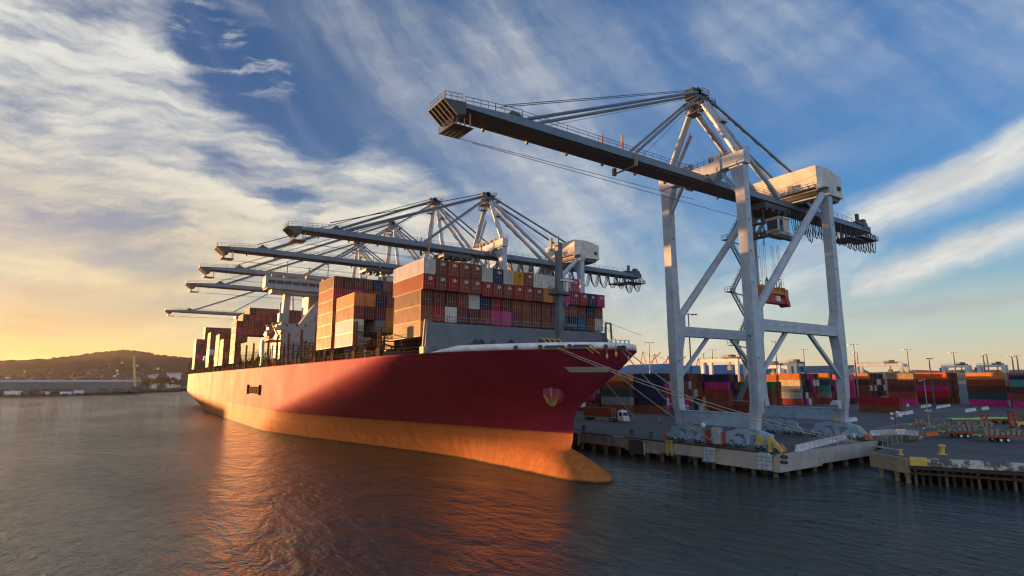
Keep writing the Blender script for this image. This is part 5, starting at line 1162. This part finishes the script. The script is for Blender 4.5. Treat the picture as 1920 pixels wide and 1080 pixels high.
# trailers parked on the small pier
def trailer(px0,px1,py,label,top):
    a=G(px0,py); b_=G(px1,py); c=(a+b_)/2; d=b_-a; t=thing('flatbed_trailer',label,'trailer',(c.x,c.y,QZ),math.atan2(d.y,d.x),'trailers parked on the small pier'); W=d.length/2
    mb=MB(); 
    for y in (-1.0,1.0): mb.box(-W,y-.14,1.0,W,y+.14,1.45)
    k=-W
    while k<W: mb.box(k,-1.2,1.1,k+.3,1.2,1.4); k+=1.9
    mb.prism([(-.5,1.0),(.5,1.0),(.15,.1),(-.15,.1)],1,-1.0,-.7); mb.build('frame',M['redorange'],t)
    mb=MB(); rr=random.Random(int(px0)); k=-W+.4
    while k<W-1:
        for y in (-1.0,-.2,.6): mb.box(k,y,1.45,k+.75,y+.6,1.45+rr.uniform(.5,1.25)); mb.box(k+.3,y+.1,1.45,k+.4,y+.2,1.45+rr.uniform(1,1.9))
        k+=1.05
    mb.build('lashing_bins',M['binm'],t)
    for x in (-W*.35,-W*.35+1.4): 
        for y in (-1.05,1.05): mb=MB(); wheel(mb,0,0,0,.5,.4); w_=mb.build('wheel',M['black'],t,(x,y,.5)); mb=MB(); wheel(mb,0,0,0,.26,.44); mb.build('rim',M['lamp'],w_)
    mb=MB(); mb.box(-W-.5,-.8,1.2,-W+.6,.8,1.5); mb.build('end_marker',M['green'],t)
M['redorange']=paint('red_orange_frame',(.36,.07,.025),.6,(.12,.05,.03),.4,1); M['binm']=paint('galvanised_bins',(.24,.23,.20),.7,(.1,.07,.04),.5,1.5,False)
trailer(1768,1850,821,'red trailer loaded with grey lashing bins, front left of its row',1)
trailer(1836,1935,829,'red trailer loaded with grey lashing bins, cut by the picture edge',1)
trailer(1708,1765,806,'red trailer with grey bins in the back row beside the pole',1)
trailer(1752,1862,812,'red trailer with tall grey bins behind the others',1)
def chassis(px0,px1,py,label):
    a=G(px0,py); b_=G(px1,py); c=(a+b_)/2; d=b_-a; t=thing('bare_chassis',label,'trailer',(c.x,c.y,QZ),math.atan2(d.y,d.x),'bare orange chassis in the yard'); W=d.length/2; mb=MB()
    for y in (-.8,.8): mb.box(-W,y-.15,1.0,W,y+.15,1.5)
    mb.prism([(-W*.2,1.0),(W*.1,1.0),(-.1,.2)],1,-.9,.9); mb.beam((W-1,-.8,1.2),(W+.4,-.8,3.2),.4); mb.beam((W-1,.8,1.2),(W+.4,.8,3.2),.4); mb.build('frame',M['redorange'],t)
    mb=MB(); mb.box(-W-.4,-1.2,1.5,W*.55,1.2,1.8); mb.build('deck',M['green'],t)
    for x in (W*.5,W*.5+1.3): mb=MB(); wheel(mb,0,-.9,0); wheel(mb,0,.9,0); mb.build('axle_wheels',M['black'],t,(x,0,.5))
chassis(1782,1850,797,'bare orange chassis with lime deck, left one'); chassis(1835,1905,795,'bare orange chassis with lime deck, right one')
p=G(1922,806); t=thing('yellow_forklift','yellow terminal forklift at the right picture edge','forklift',(p.x,p.y,QZ),math.atan2(CR.y,CR.x)); mb=MB(); mb.prism([(-2.6,.7),(2.4,.7),(2.4,2.0),(.8,2.4),(-.6,2.2),(-2.6,1.8)],1,-1.2,1.2); mb.build('body',M['yellow'],t)
mb=MB(); mb.prism([(-.9,2.2),(.9,2.3),(.6,3.9),(-.6,3.9)],1,-.9,.9); mb.build('cab',M['glass'],t); mb=MB(); mb.box(-3.0,-1,.3,-2.7,-.7,4.6); mb.box(-3.0,.7,.3,-2.7,1,4.6); mb.beam((-3,-1,4.4),(-3,1,4.4),.25); mb.build('fork_mast',M['redorange'],t)
for x in (-1.7,1.6): 
    for y in (-1.1,1.1): mb=MB(); wheel(mb,0,0,0,.7,.45); mb.build('wheel',M['black'],t,(x,y,.7))
# flatbeds stacked behind the left crane legs
for i,(px0,px1,py,lb) in enumerate(((1246,1300,779,'dark stacked flat racks behind the left crane leg'),(1290,1350,771,'grey flat racks lying behind the waterside sill beam'))):
    a=G(px0,py);b_=G(px1,py); c=(a+b_)/2; d=b_-a; W=d.length/2; t=thing('flat_rack_stack',lb,'flat racks',(c.x,c.y,QZ),math.atan2(d.y,d.x)); 
    for k in range(4): mb=MB(); mb.box(-W,-1.2,k*.75+.3,W,1.2,k*.75+.62); mb.box(-W,-1.2,k*.75,-W+.4,1.2,k*.75+.3); mb.box(W-.4,-1.2,k*.75,W,1.2,k*.75+.3); mb.box(-.3,-1.2,k*.75,.3,1.2,k*.75+.3); mb.build('flat_rack',M['lash'] if i==0 else M['binm'],t)
# ---------------------------------------------------------------- mooring lines
def line(p,q,sag,r,label,mt='rope'):
    p=Vector(p);q=Vector(q); o=p.copy(); mb=MB(); mb.path([p.lerp(q,k/24)-o-Vector((0,0,sag*4*(k/24)*(1-k/24))) for k in range(25)],r,6); tag(mb.build('mooring_line',M[mt],None,o),label,'mooring line','mooring lines from the bow')
bl=onbul
lines=[((1046,652.5),B5,1.6,'upper of the twin pale mooring lines running to the small pier'),((1040,653),B5+Vector((.3,-.3,.2)),2.0,'lower of the twin pale mooring lines running to the small pier'),((1098,651.5),B4,1.0,'pale mooring line from the second long fairlead to the crane bogies'),((1088,651.5),B3,.7,'pale mooring line from the second long fairlead to the black bollard'),((1162,653),B4+Vector((.5,0,.2)),.8,'mooring line from the bow tip crossing the crane leg'),((1170,653.5),Vector((-36.2,50.2,QZ)),1.2,'yellowish mooring line from the bow tip to the wharf corner')]
for a,q,s,lb in lines:
    p=bl(*a); line(p,(q.x,q.y,QZ+.75),s,.075,lb)
for a,dx in (((1046,652.5),(1075,664)),((1098,651.5),(1112,662)),((1106,651.5),(1124,663))):
    p=bl(*a); q=hullhit(*dx); n=(CAM-q).normalized(); mb=MB(); mb.path([LP(p)+n*.1,LP(p)+n*.4,(LP(p)+LP(q))/2+n*.5,LP(q)+n*.4],.13); mb.build('chafing_gear',M['orope'],SH)
for px,py in ((1138,668),(1155,664),(1178,672)):
    p=hullhit(px,py); n=(CAM-p).normalized(); mb=MB(); c=LP(p)+n*.6; mb.tube(c,c+Vector((0,0,1.9)),.04); mb.ell(c,.22,.22,.45); mb.build('heaving_weight',M['yellow'],SH)
# ---------------------------------------------------------------- far shore on the left
LZ=2.2
m=paint('far_shore_ground',(.09,.08,.065),.9,(.04,.04,.035),.5,.05,False,.2); M['shore']=m
mb=MB(); mb.prism([(690,-700),(735,-146),(747,-77),(928,40),(985,49),(985,49.2),(9000,49.2),(9000,-6000),(690,-6000)],2,-2,LZ); mb.build('shore_ground',M['shore'],kind='structure')
S=lambda x,y,z=LZ: atz(x,y,z)
def wall_strip(a,b_,h,depth,nm,label,cat,mt,roof):
    d=b_-a; Ln=math.hypot(d.x,d.y); an=math.atan2(d.y,d.x); t=thing(nm,label,cat,((a.x+b_.x)/2,(a.y+b_.y)/2,LZ),an)
    s=1 if Vector((-math.sin(an),math.cos(an),0)).dot(a-CAM)>0 else -1
    mb=MB(); mb.box(-Ln/2,0,0,Ln/2,s*depth,h); mb.build('wall',mt,t); mb=MB(); mb.prism([(-s*.8,h-.3),(-s*.8,h),(s*depth/2,h+2.6),(s*depth,h),(s*depth,h-.3)],0,-Ln/2-1,Ln/2+1); mb.build('roof',roof,t); return t,Ln,s
M['farwall']=paint('pale_sheet_wall',(.16,.19,.17),.7,(.08,.08,.07),.3,.05); M['farroof']=paint('pale_sheet_roof',(.34,.35,.36),.6,(.2,.19,.17),.3,.05)
a=S(-40,735.5);b_=S(263,727.5)
a=atd(-40,736,870); a.z=LZ; b_=atd(263,727,900); b_.z=LZ
t,Ln,s=wall_strip(a,b_,13.0,60,'long_warehouse','long low pale warehouse on the far shore at left','warehouse',M['farwall'],M['farroof'])
for k in (.13,.22,.31,.38,.44,.50,.74,.84): mb=MB(); mb.box(Ln*(k-.5)-4.5,-s*.3,1.0,Ln*(k-.5)+4.5,s*.1,5.0); mb.build('loading_bay',M['steel'],t)
# waterfront clutter: trailers and sheds along the far quay
rs=random.Random(21)
for i in range(34):
    px=rs.uniform(0,338); p=atd(px,740,775+max(0,px-150)*.9+rs.uniform(0,30)); h=rs.uniform(1.5,3.4); w=rs.uniform(5,14); mb=MB(); mb.box(-w/2,-1.5,.8,w/2,1.5,h+.8); mb.box(-w/2,-1.2,0,-w/2+1.2,1.2,.8); mb.box(w/2-2.4,-1.2,0,w/2-.5,1.2,.8)
    tag(mb.build('parked_trailer',[M['steel'],M['farwall'],M['lash'],M['white'],M['timber']][(0,0,2,2,4,4,1,3)[kk:=rs.randrange(8)]],None,(p.x,p.y,LZ),math.atan2(CR.y,CR.x)+rs.uniform(-.3,.3)),['dark','dark','rusty','rusty','black','black','pale grey','white'][kk]+' box trailer parked on the far quay in front of the warehouse','trailer','trailers parked along the far quay')
mb=MB(); 
mb.prism([(690,-700),(735,-146),(747,-77),(928,40),(985,49.1),(985,49.15),(927,41),(745,-76),(733,-146),(688,-700)],2,-1,LZ+1.2); tag(mb.build('quay_wall',M['timber']),'dark timber quay wall along the far shore','quay wall')
# harbour cranes and masts
def mobile(px,yt,D,label,mt,lean):
    top=atd(px,yt,D); t=thing('mobile_crane',label,'crane',(top.x,top.y,LZ),math.atan2(CR.y,CR.x)); h=top.z-LZ; mb=MB(); mb.beam((lean,0,6),(0,0,h),2.2,2.2); mb.beam((lean*.2,0,h*.8),(-1,0,h+1),1.2); mb.build('boom',mt,t); mb=MB(); mb.box(lean-7,-4,0,lean+6,4,3); mb.box(lean-3,-3,3,lean+4,3,7); mb.build('carrier',M['steel'],t)
mobile(251,667,900,'yellow mobile crane with steep boom in front of the hill',M['yellow'],6)
mobile(234,700,930,'small dark crane arm left of the yellow mobile crane',M['steel'],5)
def farmast(px,yt,D,label): top=atd(px,yt,D); t=thing('light_mast',label,'light mast',(top.x,top.y,LZ),math.atan2(CR.y,CR.x),'light masts on the far shore'); h=top.z-LZ; mb=MB(); mb.tube((0,0,0),(0,0,h),.6,.4,n=6); mb.build('pole',M['steel'],t); mb=MB(); mb.box(-3.2,-.5,h-.8,3.2,.5,h+.8); mb.build('lamp_rack',M['steel'],t)
farmast(190,691,950,'light mast on the far shore left of the cranes'); farmast(267.5,689,950,'light mast on the far shore right of the yellow crane')
for px0,px1,yt,yb,D,lb in ((284,297,702,710,1250,'small pale storage building right of the yellow crane'),(313,340,699,708,1300,'wider pale storage building near the ship stern')):
    a=atd(px0,yt,D);b2=atd(px1,yt,D); a2=a.copy();b3=b2.copy(); hh=a.z-LZ; a2.z=b3.z=LZ; wall_strip(a2,b3,hh-2,20,'storage_building',lb,'building',M['house'],M['farroof'])
# trees on the shore
M['leaf']=paint('dark_foliage',(.035,.042,.02),.8,(.06,.05,.02),.5,.3,False,.2); M['bark']=paint('bark',(.05,.035,.025),.9,(.02,.02,.02),.3,1,True,.2)
def tree(px,yt,D,label,w):
    top=atd(px,yt,D); h=top.z-LZ; rt=random.Random(int(px*7)); t=thing('broadleaf_tree',label,'tree',(top.x,top.y,LZ),0,'trees on the far shore'); mb=MB(); mb.tube((0,0,0),(0,0,h*.6),.5,.25,n=6)
    for k in range(4): a=k*1.6; mb.tube((0,0,h*.4),(w*.4*math.cos(a),w*.4*math.sin(a),h*.75),.22,.08,n=5)
    mb.build('trunk',M['bark'],t); mb=MB(); cl=[(rt.uniform(-w,w)*.6,rt.uniform(-w,w)*.6,h*rt.uniform(.4,.86),rt.uniform(.25,.5)*w) for _ in range(14)]
    for i in range(700):
        c=rt.choice(cl); u=rt.uniform(-1,1); a=rt.uniform(0,6.28); r_=c[3]*rt.random()**.4; s_=math.sqrt(1-u*u); p=Vector((c[0]+r_*s_*math.cos(a),c[1]+r_*s_*math.sin(a),c[2]+r_*u*.8)); q=.55*rt.uniform(.6,1.5)
        d1=Vector((rt.gauss(0,1),rt.gauss(0,1),rt.gauss(0,1))).normalized()*q; d2=Vector((rt.gauss(0,1),rt.gauss(0,1),rt.gauss(0,1))).normalized()*q; mb.add([p-d1,p+d2,p+d1,p-d2],[(0,1,2,3)])
    mb.build('crown',M['leaf'],t)
for i,(px,yt,w) in enumerate(((270,709,8),(277,707,9),(285,708,8),(296,706,9),(303,704,10),(309,703,10),(315,702.5,10),(321,704,9),(328,707,9),(335,709,8),(341,710,8))): tree(px,yt,1150,'dark tree in the belt between the pale storage buildings and the far quay',w)
# hills behind
def hills(ridge,D,nm,mt,depth,seed):
    rh=random.Random(seed); mb=MB(); cols=[]; n=len(ridge); M_=24; xs_=[]
    for i in range(n-1):
        for k in range(10): t_=k/10; xs_.append((ridge[i][0]+(ridge[i+1][0]-ridge[i][0])*t_,ridge[i][1]+(ridge[i+1][1]-ridge[i][1])*t_))
    xs_.append(ridge[-1]); vs=[]
    for px,py in xs_:
        for j in range(M_):
            f=j/(M_-1); p=atd(px,py,D); zt_=p.z; d=(p-CAM); d.z=0; d.normalize(); q=Vector((CAM.x,CAM.y,0))+d*(D-depth*(1-f)); z=LZ+(zt_-LZ)*(f**1.25)
            z+=(math.sin(px*.11+j*.7)*.05+math.sin(px*.043-j*.4+seed)*.06+rh.uniform(-.02,.02))*(zt_-LZ)*math.sin(math.pi*f)+(rh.uniform(-.012,.018)*(zt_) if j==M_-1 else 0)
            vs.append((q.x,q.y,max(LZ-.5,z)))
    w_=len(xs_); mb.add(vs,[(i*M_+j,(i+1)*M_+j,(i+1)*M_+j+1,i*M_+j+1) for i in range(w_-1) for j in range(M_-1)],True); return mb.build(nm,mt,kind='structure'),vs
M['hill']=paint('dry_wooded_hill',(.055,.042,.022),.95,(.03,.035,.018),.7,.012,False,.1)
ho,hv=hills([(-140,707),(-60,686),(0,678),(60,676.5),(110,673),(150,668),(185,663.5),(210,660.5),(235,658.5),(262,661),(290,666),(330,670),(370,675),(430,684),(520,694),(640,703)],3300,'hills',M['hill'],1500,2)
M['hill2']=paint('far_blue_hill',(.07,.08,.07),.95,(.05,.06,.05),.4,.004,False,.1)
hills([(1150,707),(1300,701),(1450,700),(1560,701),(1660,697),(1720,693.5),(1760,695),(1820,692.5),(1880,694),(1960,692),(2100,697)],5200,'far_hills',M['hill2'],1500,5)
# town at the foot of the hill: uncountable specks of houses
mb=MB(); rt=random.Random(8)
for i in range(420):
    px=rt.uniform(-60,420); f=rt.random()**2.0; py=706-f*30*(.4+.6*rt.random()); j=min(22,int(1+f*12)); 
    k=min(len(hv)//24-1,max(0,int((px+140)/780*(len(hv)//24)))); p=Vector(hv[k*24+j])+Vector((rt.uniform(-30,30),rt.uniform(-30,30),0)); w=rt.uniform(2,5); h=rt.uniform(1,5); mb.m=0 if rt.random()<.8 else 1; mb.box(p.x-w,p.y-w,p.z-4,p.x+w,p.y+w,p.z+h)
o=mb.build('hillside_town',[M['farwall'],M['house']],kind='stuff'); tag(o,'specks of houses along the foot of the hill','town')
mb=MB()
for i in range(420):
    k=rt.randrange(len(hv)//24); p=Vector(hv[k*24+23]); s_=rt.uniform(3,6.5); mb.ell((p.x+rt.uniform(-20,20),p.y+rt.uniform(-20,20),p.z+s_*.2),s_*1.6,s_*1.6,s_*rt.uniform(.5,.9),6,4)
o=mb.build('ridge_woods',M['leaf'],kind='stuff'); tag(o,'wooded tops along the ridge of the hill','woods')
# terminal clutter far behind the yard on the right
# ---------------------------------------------------------------- hazy air
if HAZE:
    m=bpy.data.materials.new('hazy_air'); m.use_nodes=True; nt=m.node_tree; nt.nodes.remove(nt.nodes['Principled BSDF']); v=nt.nodes.new('ShaderNodeVolumePrincipled'); v.inputs['Color'].default_value=(.95,.92,.9,1); v.inputs['Density'].default_value=HAZE; v.inputs['Anisotropy'].default_value=.35
    L(nt,v.outputs[0],nt.nodes['Material Output'].inputs['Volume']); mb=MB(); mb.box(-3990,-5990,-6,8990,4990,205); o=mb.build('haze',m,kind='stuff'); tag(o,'thin evening haze over the harbour','haze')
